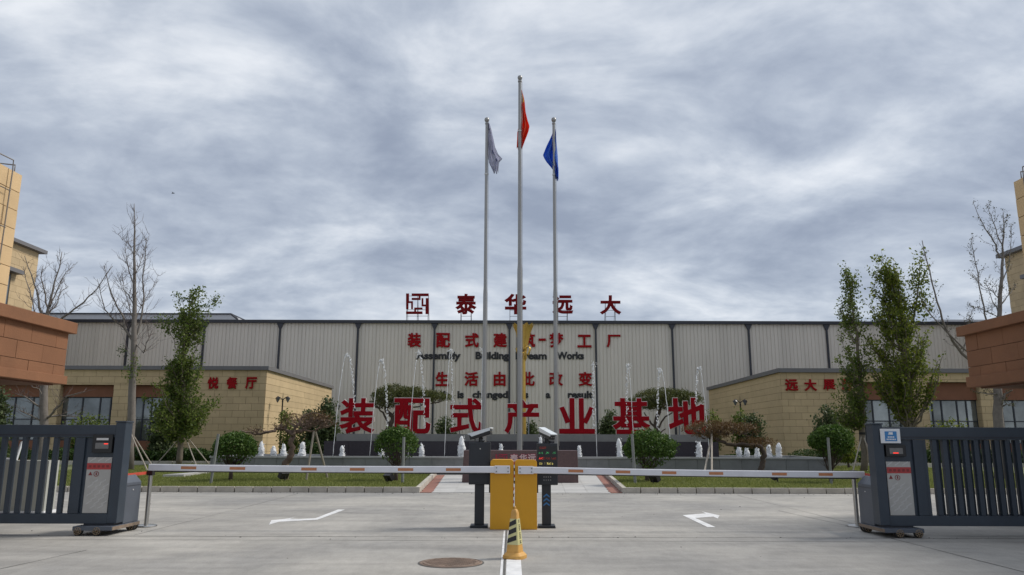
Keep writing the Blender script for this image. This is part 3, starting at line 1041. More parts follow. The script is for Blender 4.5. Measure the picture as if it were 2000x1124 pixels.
YLET = YD + .42
big = [('装', (661, 778, 733.5, 847.5), 'first from the left'), ('配', (768, 778, 842, 847.5), 'second from the left'),
       ('式', (878, 778, 943.5, 847.5), 'third from the left, beside the left flagpole'), ('产', (985, 781, 1053, 847.5), 'middle one, behind the tall flagpole'),
       ('业', (1092, 778, 1161, 847.5), 'right of the right flagpole'), ('基', (1196.5, 778, 1269, 848), 'second from the right, above the round bush'),
       ('地', (1306, 777, 1378, 848.5), 'rightmost, beside the brown pine')]
for ch, b, d in big:
    c = at((b[0] + b[2]) / 2, b[3], YLET)
    t = thing('sign_letter', 'large red Chinese character on the plinth, ' + d, 'sign letter', (c.x, YLET, zp), 'large red characters on the plinth')
    letter('face', ch, b, YLET, .05, [M['red'], M['red']], t, 0.026)
    letter('backing', ch, b, YLET + .05, .16, [M['letterside'], M['letterside']], t, 0.034, grow=.022)
    wx = (at(b[2], 800, YLET).x - at(b[0], 800, YLET).x)
    mb = MB()
    for k in (.3, .7):
        xx = at(b[0], 800, YLET).x + wx * k
        mb.box(xx - .025, xx + .025, YLET + .215, YLET + .26, zp, zp + 1.5)
    mb.build('support_post', M['galv'], t)

# gilded sculpture behind the letters
YG = 38.5
gx = at(1022, 700, YG).x


def gz(y):
    return at(1022, y, YG).z


gs = thing('gilded_sculpture', 'tall gilded sculpture with a flared fan top and ribbon behind the central flagpole', 'sculpture', (gx, YG, 0))
MB().lathe((gx, YG, 0), [(.30, 0), (.30, .3), (.17, .4), (.13, gz(800)), (.11, gz(706)), (.10, gz(700))], 14).build('stem', M['gold'], gs, smooth='auto')
mb = MB()
prof = [(.10, gz(708)), (.18, gz(700)), (.16, gz(690)), (.26, gz(668)), (.36, gz(650)), (.46, gz(640)), (.53, gz(634))]
nn = 40
for r, z in prof:
    for k in range(nn):
        a = 2 * math.pi * k / nn
        f = 1 + .06 * math.cos(a * 10) * (r / .5)
        lift = .07 * math.cos(a * 10) if r > .5 else 0
        mb.v.append((gx + r * f * math.cos(a), YG + r * f * .6 * math.sin(a), z + lift))
for i in range(len(prof) - 1):
    for k in range(nn):
        k2 = (k + 1) % nn
        mb.f.append((i * nn + k, i * nn + k2, (i + 1) * nn + k2, (i + 1) * nn + k)); mb.m.append(0)
mb.build('flared_top', M['gold'], gs, smooth=True)
mb = MB()
for s in (-1, 1):
    mb.tube([(gx, YG - .15, gz(686)), (gx + s * .22, YG - .25, gz(676)), (gx + s * .34, YG - .2, gz(682)), (gx + s * .26, YG - .2, gz(694)), (gx + s * .05, YG - .18, gz(690)), (gx + s * .12, YG - .2, gz(704))], [.05, .07, .07, .06, .06, .03], 6)
mb.build('ribbon', M['gold'], gs, smooth=True)

# monument stone
pm = gr(1016, 944)
YM = pm.y
mx0, mx1 = at(902, 944, YM).x, at(1130, 944, YM).x
mt0, mt1 = at(906, 880, YM).x, at(1128, 880, YM).x
zm = at(1016, 880, YM).z
mo = thing('monument_stone', 'brown granite name stone with pale lettering behind the barrier posts', 'monument stone', (pm.x, YM, 0))
mb = MB().extr([(mx0, YM, 0), (mx1, YM, 0), (mt1, YM, zm), (mt0, YM, zm)], (0, .7, 0)); mb.build('stone', M['monument'], mo, bevel=.02)
for ch, b in (('泰', (996, 887.5, 1012, 904)), ('华', (1014, 887.5, 1029.5, 904)), ('远', (1031, 887.5, 1047, 904)), ('大', (1049, 887.5, 1064, 904))):
    letter('letter', ch, b, YM - .03, .02, [M['inscription'], M['inscription']], mo, .03)
    letter('letter_outline', ch, b, YM - .012, .011, [M['inscred'], M['inscred']], mo, .05, grow=.02)
logo(968, 887.5, 991, 906, YM - .03, .02, M['inscred'], mo)

# ================================================================== FOUNTAINS
rng = np.random.default_rng(5)


def plume(px, ytop, ybase, Y, wpx, desc, seed):
    r = random.Random(seed)
    c = at(px, ybase, Y); zt = at(px, ytop, Y).z; zb = Z_COP - .1
    R0 = wpx * .40 * mpp(Y)
    mb = MB()
    rows, seg = 18, 14
    lean = r.uniform(-.04, .04)
    for i in range(rows + 1):
        t_ = i / rows
        rad = R0 * (1 - t_ ** 5) ** .5 * (1.05 - .38 * t_) * (1 + .14 * math.sin(t_ * 9 + seed)) + .012 * (i < rows)
        for k in range(seg):
            a = 2 * math.pi * k / seg
            j = 1 + r.uniform(-.24, .24)
            mb.v.append((c.x + lean * t_ + rad * j * math.cos(a), Y + rad * j * math.sin(a), zb + (zt - zb) * t_ + r.uniform(-.012, .012)))
    for i in range(rows):
        for k in range(seg):
            k2 = (k + 1) % seg
            mb.f.append((i * seg + k, i * seg + k2, (i + 1) * seg + k2, (i + 1) * seg + k)); mb.m.append(0)
    mb.f.append(tuple(rows * seg + k for k in range(seg))); mb.m.append(0)
    # lobes and flying drops at the flanks
    for k in range(r.randint(3, 6)):
        tz = r.uniform(.25, .8); a = r.uniform(0, 6.28)
        rr = R0 * (1 - tz) ** .5 * 1.0
        x0, y0, z0 = c.x + rr * .6 * math.cos(a), Y + rr * .6 * math.sin(a), zb + (zt - zb) * tz
        mb.tube([(x0, y0, z0 - .06), (x0 + .5 * rr * math.cos(a), y0 + .5 * rr * math.sin(a), z0), (x0 + 1.0 * rr * math.cos(a), y0, z0 + r.uniform(-.05, .07))], [.05, .045, .012], 6)
    for k in range(26):
        tz = r.uniform(0.02, 1.02); a = r.uniform(0, 6.28); rr = R0 * r.uniform(.8, 1.7) * (1.1 - .5 * tz)
        s_ = r.uniform(.006, .016)
        mb.box(c.x + rr * math.cos(a) - s_, c.x + rr * math.cos(a) + s_, Y - s_, Y + s_, zb + (zt - zb) * tz - s_ * 1.6, zb + (zt - zb) * tz + s_ * 1.6)
    o = mb.build('fountain_plume', M['foam'], None, smooth=True)
    tag(o, desc, 'fountain plume', 'white foam plumes along the pool')
    return o


plumes = [(510, 862, 12, 'slim white foam plume at the left end of the pool, leftmost'),
          (534, 871, 13, 'short white foam plume, second from the left end of the pool'),
          (553, 867.5, 12, 'white foam plume under the double lamp post, third from the left'),
          (589, 863, 14, 'thick white foam plume between the dead pine trunk and its prop'),
          (668, 870.5, 11, 'white foam plume below the first large red character'),
          (745, 877, 13, 'low white foam plume behind the round bush left of the forecourt'),
          (823, 866.5, 11, 'white foam plume below the second and third large red characters'),
          (901, 851.5, 16, 'tall thick white foam plume left of the dark camera cabinet'),
          (978.5, 867, 11, 'white foam plume peeping over the monument stone'),
          (1056, 853, 9, 'narrow white foam plume seen beside the right camera'),
          (1132, 870, 9, 'slim white foam plume just right of the monument stone'),
          (1210.5, 856, 12, 'tall white foam plume left of the big round bush'),
          (1365, 863, 13, 'pointed white foam plume below the rightmost large red character'),
          (1444, 871, 12, 'white foam plume, fifth from the right end of the pool'),
          (1459, 869.5, 11, 'white foam plume, fourth from the right end of the pool'),
          (1480, 874, 12, 'white foam plume behind the brown pine trunk'),
          (1502, 868.5, 13, 'white foam plume, second from the right end of the pool'),
          (1521, 865, 13, 'white foam plume at the right end of the pool, rightmost')]
for i, (px, yt, wd, d) in enumerate(plumes):
    plume(px, yt, 893, 33.6 + (.5 if i in (8, 9) else 0), wd, d, i + 3)


def jet(pts, desc, seed, weak=False):
    """thin arching jet: pts are photo points base, apex, far end; it runs a little forward in depth"""
    r = random.Random(seed)
    Y0 = 35.3
    (x0, y0), (xa, ya), (x1, y1) = pts
    A, B, C_ = at(x0, y0, Y0), at(xa, ya, Y0 - .25), at(x1, y1, Y0 - .5)
    A.z = Z_COP - .1
    path = []
    for i in range(40):
        u = i / 39
        path.append(Vector((A.x + (B.x - A.x) * u, A.y + (B.y - A.y) * u, A.z + (B.z - A.z) * (1 - (1 - u) ** 2))))
    mb = MB()
    k = 0
    while k < 38:                      # rising stream, breaking up near the top
        ln = 12 if k < 22 else r.randint(2, 5)
        e = min(39, k + ln)
        mb.tube([p + Vector((r.uniform(-.006, .006), 0, 0)) for p in path[k:e + 1]], [.011 + .007 * (q / 39) + r.uniform(0, .005) for q in range(k, e + 1)], 5)
        k = e if k < 22 else e + (1 if r.random() < .35 else 0)
    # falling beads
    H = B.z - C_.z
    for i in range(120 if not weak else 75):
        u = r.random() ** .8
        p = Vector((B.x + (C_.x - B.x) * u ** .75, B.y + (C_.y - B.y) * u, B.z - H * (u ** 1.5)))
        p += Vector((r.gauss(0, .025), r.gauss(0, .05), r.gauss(0, .03)))
        s_ = r.uniform(.010, .026)
        mb.tube([p - Vector((0, 0, s_ * 1.8)), p, p + Vector((0, 0, s_ * 2.0))], [s_ * .4, s_, s_ * .3], 5)
    for i in range(22):
        p = B + Vector((r.gauss(0, .07), r.gauss(0, .05), r.gauss(-.06, .06)))
        s_ = r.uniform(.012, .028)
        mb.tube([p - Vector((0, 0, s_)), p, p + Vector((0, 0, s_))], [s_ * .5, s_, s_ * .4], 5)
    o = mb.build('fountain_jet', M['jet'], None, smooth=True)
    tag(o, desc, 'fountain jet', 'tall arching water jets')


jets = [([(650, 890), (677, 692), (693, 800)], 'leftmost tall arching water jet, left of the large red characters'),
        ([(722, 890), (745, 703), (757, 838)], 'tall arching water jet between the first and second large red characters'),
        ([(797, 890), (818, 687), (829, 840)], 'tall arching water jet in front of the second large red character'),
        ([(868, 890), (880, 683), (884, 835)], 'tall thin water jet left of the third large red character'),
        ([(939, 890), (943, 680), (942, 770)], 'thin water jet just beside the left flagpole'),
        ([(1166, 890), (1159, 709), (1159, 835)], 'tall thin water jet right of the right flagpole'),
        ([(1239, 890), (1227, 712), (1224, 830)], 'tall water jet in front of the second large character from the right'),
        ([(1312, 890), (1290, 721), (1284, 838)], 'tall arching water jet left of the rightmost large red character'),
        ([(1386, 888), (1366, 717), (1359, 790)], 'rightmost tall arching water jet')]
for i, (p, d) in enumerate(jets):
    jet(p, d, 40 + i, weak=(i in (4, 8)))

# ================================================================== FLAGPOLES AND FLAGS
YFP = 29.0


def flagpole(px, py, ytop, r0, r1, label, yring):
    b = at(px, py, YFP); zt = at(px, ytop, YFP).z
    t = thing('flagpole', label, 'flagpole', (b.x, YFP, 0), 'flagpoles')
    z1 = zt - .34
    MB().lathe((b.x, YFP, 0), [(r0 * 1.9, 0), (r0 * 1.9, .06), (r0 * 1.15, .10), (r0, .2), (r0 * .96, z1 * .5), (r1 * 1.15, z1 * .52), (r1, z1)], 18).build('shaft', M['poleal'], t, smooth='auto')
    MB().lathe((b.x, YFP, z1), [(r1 * .8, 0), (r1 * 1.25, .02), (r1 * 1.25, .08), (r1 * .8, .1), (.04, .105), (.085, .15), (.10, .21), (.085, .27), (.03, .31)], 16).build('finial', M['poleal'], t, smooth='auto')
    zr = at(px, yring, YFP).z
    MB().lathe((b.x, YFP, zr), [(r1 * 1.3, 0), (r1 * 1.4, .03), (r1 * 1.3, .06)], 14).build('halyard_ring', M['steel'], t)
    mb = MB().tube([(b.x + r1 + .03, YFP - .02, z1), (b.x + r0 + .02, YFP - .03, 1.2)], .006, 4); mb.build('halyard', M['steel'], t)
    return t


flagpole(951, 230, 228.5, .080, .056, 'shorter steel flagpole on the left with the white flag', 342)
flagpole(1015.5, 150, 146.5, .100, .066, 'tallest steel flagpole in the middle with the red flag', 258)
flagpole(1081.5, 235, 228.5, .080, .056, 'shorter steel flagpole on the right with the blue flag', 343)


def flag(rows, label, material, extra, ydep, seed, amp=.16, waves=2.2):
    """draped cloth: rows of (y, x_left, x_right) photo points, folded in depth"""
    r = random.Random(seed)
    n, m = 42, 22
    ys = np.array([q[0] for q in rows], float)
    mb = MB()
    for i in range(n + 1):
        y = ys[0] + (ys[-1] - ys[0]) * i / n
        xl = float(np.interp(y, ys, [q[1] for q in rows])); xr = float(np.interp(y, ys, [q[2] for q in rows]))
        for j in range(m + 1):
            u = j / m
            ph = waves * 2 * math.pi * u + i * .05 + seed
            yy = YFP + ydep + amp * math.sin(ph) * min(1, u * 3 + .1) * (.4 + .6 * i / n) + .03 * math.sin(i * .4 + u * 9)
            p = at(xl + (xr - xl) * u, y + 1.2 * math.sin(ph) * (i / n), YFP + ydep)
            mb.v.append((p.x, yy, p.z))
    for i in range(n):
        for j in range(m):
            a = i * (m + 1) + j
            mb.f.append((a, a + m + 1, a + m + 2, a + 1))
            mb.m.append(extra(i / n, j / m))
    mats = material
    o = mb.build('flag', mats, None, smooth=True)
    tag(o, label, 'flag', 'flags on the poles')
    md = o.modifiers.new('thickness', 'SOLIDIFY'); md.thickness = .006
    return o


flag([(240, 953, 955), (255, 953, 959.5), (270, 953, 963), (290, 953, 967), (303, 953, 973), (312, 953.5, 981.5), (319, 955, 975), (328, 959, 974), (337, 963, 973.5)],
     'limp white flag with a small dark emblem', [M['flagwhite'], M['flagnavy']],
     lambda a, b: 1 if (.56 < a < .66 and .42 < b < .68 and not (.59 < a < .62 and .5 < b < .58)) or (.68 < a < .74 and .5 < b < .62) else 0, .02, 3)
flag([(174, 1016.5, 1018.5), (185, 1016.5, 1021.5), (198, 1016.5, 1024.5), (220, 1016.5, 1026.5), (236, 1015, 1030), (248, 1012.5, 1034), (258, 1010.5, 1032), (268, 1010, 1029), (280, 1009.5, 1024.5), (291, 1009, 1020)],
     'limp red flag with yellow stars on the tallest pole', [M['flagred'], M['flagyellow']],
     lambda a, b: 1 if (.09 < a < .20 and .32 + .9 * abs(a - .15) < b < .86) or (.20 <= a < .225 and .55 < b < .8) or (.05 < a < .085 and .6 < b < .8) else 0, .09, 1)
flag([(253, 1080, 1085), (262, 1078.5, 1086), (275, 1073, 1087), (290, 1066, 1088.5), (303, 1060.5, 1089.5), (310, 1063, 1090), (318, 1068, 1090.5), (326, 1076, 1091.5), (332, 1081, 1091.5), (345, 1083, 1091.5), (350, 1087, 1090)],
     'limp blue flag on the right pole', [M['flagblue']], lambda a, b: 0, .08, 5, amp=.2)

# ================================================================== SLIDING GATES
YGATE = 11.9


def zg(y, Y=YGATE):
    return at(1000, y, Y).z


def sliding_gate(side, label, x_edge_px, second_leaf):
    s = 1 if side < 0 else -1                      # towards the road centre
    xe = at(x_edge_px, 930, YGATE).x               # road-side edge of the end post
    X = lambda d: xe - s * d                       # d metres away from the road
    zt, ztr, zbr, zb = zg(832), zg(857), zg(1006), zg(1026)
    t = thing('sliding_gate', label, 'gate', (xe, YGATE, 0))
    D = .07

    def bx_(d0, d1, y0, y1, z0, z1, name, material, bevel=.006, parent=t):
        return MB().box(X(d0), X(d1), y0, y1, z0, z1).build(name, material, parent, bevel=bevel)
    L_ = 7.2
    post = bx_(0, .15, YGATE, YGATE + .22, .17, zt + .03, 'end_post', M['gate'])
    bx_(-.01, .16, YGATE - .01, YGATE + .23, zt + .032, zt + .055, 'post_cap', M['gate'], .004, post)
    bx_(.152, L_, YGATE + .01, YGATE + .01 + D * 1.6, ztr, zt - .005, 'top_rail', M['gate'])
    tr = bx_(.152, L_, YGATE + .003, YGATE + .009, ztr + .028, ztr + .045, 'rail_groove', M['trim'], 0)
    bx_(.152, L_, YGATE + .01, YGATE + .01 + D * 1.6, zb, zbr, 'bottom_rail', M['gate'])
    bx_(.60, .75, YGATE + .01, YGATE + .11, zbr + .002, ztr - .002, 'stile', M['gate'])
    # end panel with display and notice
    bx_(.152, .598, YGATE + .05, YGATE + .10, zbr + .002, ztr - .002, 'end_panel', M['gate'], 0)
    zc = zg(851 if side < 0 else 867); zc0 = zg(887 if side < 0 else 890)
    disp = bx_(.17, .47, YGATE - .02, YGATE + .048, zc0, zc, 'display', M['blackplastic'])
    if side < 0:
        bx_(.23, .41, YGATE - .026, YGATE - .021, zc0 + (zc - zc0) * .68, zc0 + (zc - zc0) * .80, 'status_strip', M['silverlight'], 0, disp)
    bx_(.22, .42, YGATE - .026, YGATE - .021, zc0 + (zc - zc0) * .22, zc0 + (zc - zc0) * (.54 if side < 0 else .72), 'screen', M['screen'], 0, disp)
    ra, rb = (.23, .29) if side < 0 else (.27, .35)
    zz = zc0 + (zc - zc0) * (.46 if side < 0 else .26)
    bx_(ra, rb, YGATE - .029, YGATE - .027, zz, zz + .014, 'led_digits', M['ledred'], 0, disp)
    n1, n0 = zg(896 if side < 0 else 900), zg(1006) + .004
    nt = bx_(.175, .545, YGATE + .035, YGATE + .049, n0, n1, 'notice', M['silver'], .002)
    hN = n1 - n0
    bx_(.178, .542, YGATE + .031, YGATE + .0345, n1 - hN * .22, n1 - hN * .105, 'red_band', M['noticered'], 0, nt)
    r = random.Random(3)
    # printed marks on the notice
    pm_ = MB()
    for k in range(5):
        d0 = .21 + k * .066
        zc_ = n1 - hN * .163
        pm_.box(X(d0), X(d0 + .04), YGATE + .0285, YGATE + .0305, zc_ - .018, zc_ + .018)
    pm_.build('band_marks', M['noticedark'], nt)
    ic = MB()
    xx, z0_ = X(.48 if side < 0 else .23), n1 - hN * .30
    ic.extr([(xx - .03, YGATE + .0325, z0_ - .02), (xx + .03, YGATE + .0325, z0_ - .02), (xx, YGATE + .0325, z0_ + .035)], (0, -.002, 0))
    xx = X(.39 if side < 0 else .33)
    k_ = 20
    for q in range(k_):
        a0, a1 = 2 * math.pi * q / k_, 2 * math.pi * (q + 1) / k_
        ic.face([(xx + .040 * math.cos(a0), YGATE + .0305, z0_ + .040 * math.sin(a0)), (xx + .040 * math.cos(a1), YGATE + .0305, z0_ + .040 * math.sin(a1)),
                 (xx + .032 * math.cos(a1), YGATE + .0305, z0_ + .032 * math.sin(a1)), (xx + .032 * math.cos(a0), YGATE + .0305, z0_ + .032 * math.sin(a0))])
    ic.box(xx - .008, xx + .010, YGATE + .0300, YGATE + .0320, z0_ - .018, z0_ + .02)
    ic.build('warning_icons', M['noticedark'], nt)
    wm = MB()                                       # slanting pale print over the silver sheet
    for row in range(9):
        for cidx in range(3):
            cx = .23 + cidx * .115 + (row % 2) * .05
            cz = n1 - hN * (.04 + .0 * row) if row == 0 else n1 - hN * (.36 + .075 * row)
            if cx > .50 or cz < n0 + .04:
                continue
            for q in range(5):
                u = (q - 2) * .017
                wm.extr([(X(cx) + u - .005, YGATE + .0335, cz + u * .6 - .014), (X(cx) + u + .003, YGATE + .0335, cz + u * .6 - .010), (X(cx) + u + .008, YGATE + .0335, cz + u * .6 + .016), (X(cx) + u + .0, YGATE + .0335, cz + u * .6 + .012)], (0, -.0015, 0))
    wm.build('pale_print', M['silverlight'], nt, kind='stuff')
    if side > 0:
        sg = bx_(.10, .40, YGATE - .03, YGATE - .02, zg(864), zg(836), 'sign_board', M['white'], .002)
        bx_(.165, .345, YGATE - .034, YGATE - .031, zg(860), zg(841), 'blue_field', M['signblue'], 0, sg)
        mk = MB()
        mk.box(X(.225), X(.285), YGATE - .037, YGATE - .0345, zg(847.5), zg(842.5))
        mk.box(X(.215), X(.23), YGATE - .037, YGATE - .0345, zg(847.5), zg(845.5))
        for row, (a_, b_, nn_) in enumerate(((.205, .31, 4), (.185, .33, 6))):
            for k in range(nn_):
                w_ = (b_ - a_) / nn_
                zc_ = zg(852 + row * 4.5)
                mk.box(X(a_ + k * w_), X(a_ + k * w_ + w_ * .7), YGATE - .037, YGATE - .0345, zc_ - .010, zc_ + .010)
        mk.build('white_marks', M['white'], sg)
    # slats
    pitch = .1585
    d = .86 if side < 0 else .90
    if side > 0:
        bx_(.752, .80, YGATE + .02, YGATE + .09, zbr + .002, ztr - .002, 'slat', M['gate'], .004)
    while d < L_ - .05:
        bx_(d, d + .068, YGATE + .02, YGATE + .085, zbr + .002, ztr - .002, 'slat', M['gate'], .004)
        d += pitch
    if side < 0:
        bx_(.752, .80, YGATE + .09, YGATE + .13, zbr + .002, ztr - .002, 'slat', M['gate'], .004)
    if second_leaf:
        Y2 = YGATE + .26
        l2 = bx_(1.02, L_, Y2, Y2 + .07, ztr, zt - .03, 'rear_top_rail', M['gate'])
        bx_(1.02, L_, Y2, Y2 + .07, zb + .03, zbr, 'rear_bottom_rail', M['gate'])
        d = 1.02; k = 0
        while d < L_ - .05:
            wdt = .118 if k < 8 else .105
            bx_(d, d + wdt, Y2 + .01, Y2 + .06, zbr + .002, ztr - .002, 'rear_slat', M['gate'], 0)
            d += pitch; k += 1
    # drive housing behind the post
    Y0h, Y1h = YGATE + .235, YGATE + .72
    hz, hz2 = zg(946, Y0h), zg(929, Y0h + .2)
    mb = MB().extr([(X(.45), Y0h, .137), (X(.015), Y0h, .137), (X(.015), Y0h, hz), (X(.13), Y0h, hz2), (X(.45), Y0h, hz2)], (0, Y1h - Y0h, 0))
    hs = mb.build('drive_housing', M['gatebox'], t, bevel=.008)
    MB().box(X(.0145), X(.011), Y0h + .03, Y1h - .03, hz - .05, hz - .042).build('seam', M['trim'], hs)
    MB().tube([(X(.015), Y0h + .22, hz - .11), (X(.006), Y0h + .22, hz - .11)], .010, 8).build('lock', M['silverlight'], hs)
    MB().box(X(.05), X(.5), YGATE + .03, YGATE + .25, .13, .172).build('drive_block', M['trim'], t)
    # trolley
    tr_ = MB().box(X(.58), X(.0), YGATE - .12, Y1h + .03, .075, .135).build('trolley', M['gatebox'], t, bevel=.006)
    MB().box(X(-.001), X(-.005), YGATE - .11, Y1h + .02, .08, .128).build('rusty_edge', M['rust'], tr_)

    def wheel(d, y, r=.068):
        o = MB()
        c = Vector((X(d), y, r))
        ring = [(r - .018, 0), (r, .008), (r, .042), (r - .018, .05)]
        b = len(o.v); k2 = 22
        for rr, dy in [(0.012, .0)] + ring + [(0.012, .05)]:
            for q in range(k2):
                a = 2 * math.pi * q / k2
                o.v.append((c.x + rr * math.cos(a), y + dy, c.z + rr * math.sin(a)))
        for i in range(5):
            for q in range(k2):
                q2 = (q + 1) % k2
                o.f.append((i * k2 + q, (i + 1) * k2 + q, (i + 1) * k2 + q2, i * k2 + q2)); o.m.append(0)
        w_ = o.build('wheel', M['rubber'], t, smooth='auto')
        sp = MB()
        for q in range(8):
            a = 2 * math.pi * q / 8
            p = Vector((math.cos(a), 0, math.sin(a)))
            sp.tube([c + Vector((0, -.006, 0)) + p * .010, c + Vector((0, -.006, 0)) + p * (r - .020)], .0045, 4)
        for q in range(22):
            a0, a1 = 2 * math.pi * q / 22, 2 * math.pi * (q + 1) / 22
            sp.tube([c + Vector(((r - .016) * math.cos(a0), -.006, (r - .016) * math.sin(a0))), c + Vector(((r - .016) * math.cos(a1), -.006, (r - .016) * math.sin(a1)))], .0035, 4)
        sp.build('spokes', M['wheel'], w_)
    wheel(.50, YGATE - .115); wheel(.22, YGATE - .115)
    wheel(.06, Y1h - .16); wheel(.06, Y1h - .06)
    return t


sliding_gate(-1, 'dark blue-grey slatted sliding gate on the left, light showing between its slats', 236, False)
sliding_gate(1, 'dark blue-grey slatted sliding gate on the right with a blue and white sign', 1712, True)


# ================================================================== BARRIERS, POSTS, CONE
YB = gr(1003, 1035).y                             # front face of the barrier cabinets


def barrier(side, label, x0p, x1p, yt, arm_px, strips, y_in, y_out, plate):
    x0, x1 = at(x0p, 1000, YB).x, at(x1p, 1000, YB).x
    zt = at(1003, yt, YB).z
    s = -1 if side < 0 else 1
    t = thing('barrier_gate', label, 'barrier gate', ((x0 + x1) / 2, YB, 0), 'car park barriers')
    r = .05
    pts = [(x0, 0), (x1, 0)]
    for k in range(6):
        a = R(90) * k / 5
        pts.append((x1 - r + r * math.cos(a), zt - r + r * math.sin(a)))
    for k in range(6):
        a = R(90) + R(90) * k / 5
        pts.append((x0 + r + r * math.cos(a), zt - r + r * math.sin(a)))
    cab = MB().extr([(a, YB, b) for a, b in pts], (0, .32, 0)).build('cabinet', M['yellow'], t, bevel=.006)
    # mounting plate
    YA = YB - .07
    pa_, pb_ = at(plate[0], y_in, YA), at(plate[1], y_in, YA)
    br = MB().box(pa_.x, pb_.x, YA - .015, YB - .001, pa_.z - .062, pa_.z + .060).build('arm_bracket', M['armwhite'], t, bevel=.006)
    for xx in (pa_.x + .03, pb_.x - .03):
        for dz in (-.030, .028):
            MB().tube([(xx, YA - .028, pa_.z + dz), (xx, YA - .014, pa_.z + dz)], .011, 8).build('bolt', M['galv'], br)
    # arm
    A = at(arm_px[0], y_in, YA + .02); B = at(arm_px[1], y_out, YA + .05)
    h = .052
    mb = MB()
    sec = [(-.018, -h + .01), (-.010, -h), (.028, -h), (.034, -h + .008), (.034, h - .008), (.028, h), (-.010, h), (-.018, h - .012)]
    nseg = 10
    for i in range(nseg + 1):
        p = A.lerp(B, i / nseg)
        sag = -.012 * math.sin(math.pi * i / nseg)
        for dy, dz in sec:
            mb.v.append((p.x, p.y + dy, p.z + dz + sag))
    k = len(sec)
    for i in range(nseg):
        for q in range(k):
            q2 = (q + 1) % k
            mb.f.append((i * k + q, (i + 1) * k + q, (i + 1) * k + q2, i * k + q2)); mb.m.append(0)
    mb.f.append(tuple(range(k))); mb.m.append(0)
    mb.f.append(tuple(nseg * k + q for q in range(k - 1, -1, -1))); mb.m.append(0)
    arm = mb.build('arm', M['armwhite'], t)
    for a_, b_ in strips:
        def on(px):
            X = at(px, 915, YA).x
            u = (X - A.x) / (B.x - A.x)
            p = A.lerp(B, u); p.z += -.012 * math.sin(math.pi * u)
            return p
        p, q = on(a_), on(b_)
        mb = MB(); yy = -.0205
        mb.extr([(p.x, p.y + yy, p.z - .022), (q.x, q.y + yy, q.z - .022), (q.x, q.y + yy, q.z + .022), (p.x, p.y + yy, p.z + .022)], (0, .0015, 0))
        mb.build('reflective_strip', M['armorange'], arm)
    MB().tube([(A.x + s * .2, A.y - .005, A.z - h - .012), (B.x - s * .1, B.y - .005, B.z - h - .012)], .010, 5).build('rubber_edge', M['rubber'], arm)
    # black service door edge at the outer side of the cabinet
    xo = x0 if side < 0 else x1
    MB().box(xo + s * .001, xo + s * .022, YB + .05, YB + .27, zt * .52, zt * .78).build('hinge_cover', M['blackplastic'], t)
    return t


barrier(-1, 'yellow barrier cabinet with its white arm closed to the left', 957, 1003, 898, (970, 291),
        [(352, 382), (447.5, 478), (588, 618), (683, 712), (777, 807), (871, 900)], 917.5, 913, (966, 996))
barrier(1, 'yellow barrier cabinet with its white arm closed to the right', 1005.5, 1049, 898.5, (1038, 1688),
        [(1110, 1139), (1202.5, 1231), (1293, 1321), (1385, 1412.5), (1508, 1537), (1599.5, 1627)], 918.5, 927.5, (1012, 1042))
# striped cord hanging in the gap between the cabinets
xg = at(1004, 950, YB - .05).x
cd = thing('striped_cord', 'thin red and white striped cord hanging between the two yellow cabinets', 'cord', (xg, YB - .05, .1))
zc = at(1004, 902, YB).z
k = 0
z = zc
while z > .16:
    z2 = z - .05
    MB().tube([(xg + .006 * math.sin(z * 9), YB - .05, z2 + .001), (xg + .006 * math.sin(z * 9 + .4), YB - .05, z)], .007, 6).build('stripe', [M['noticered'], M['white'], M['blackplastic'], M['white']][k % 4], cd)
    z = z2; k += 1

YPOST = gr(938, 1030).y


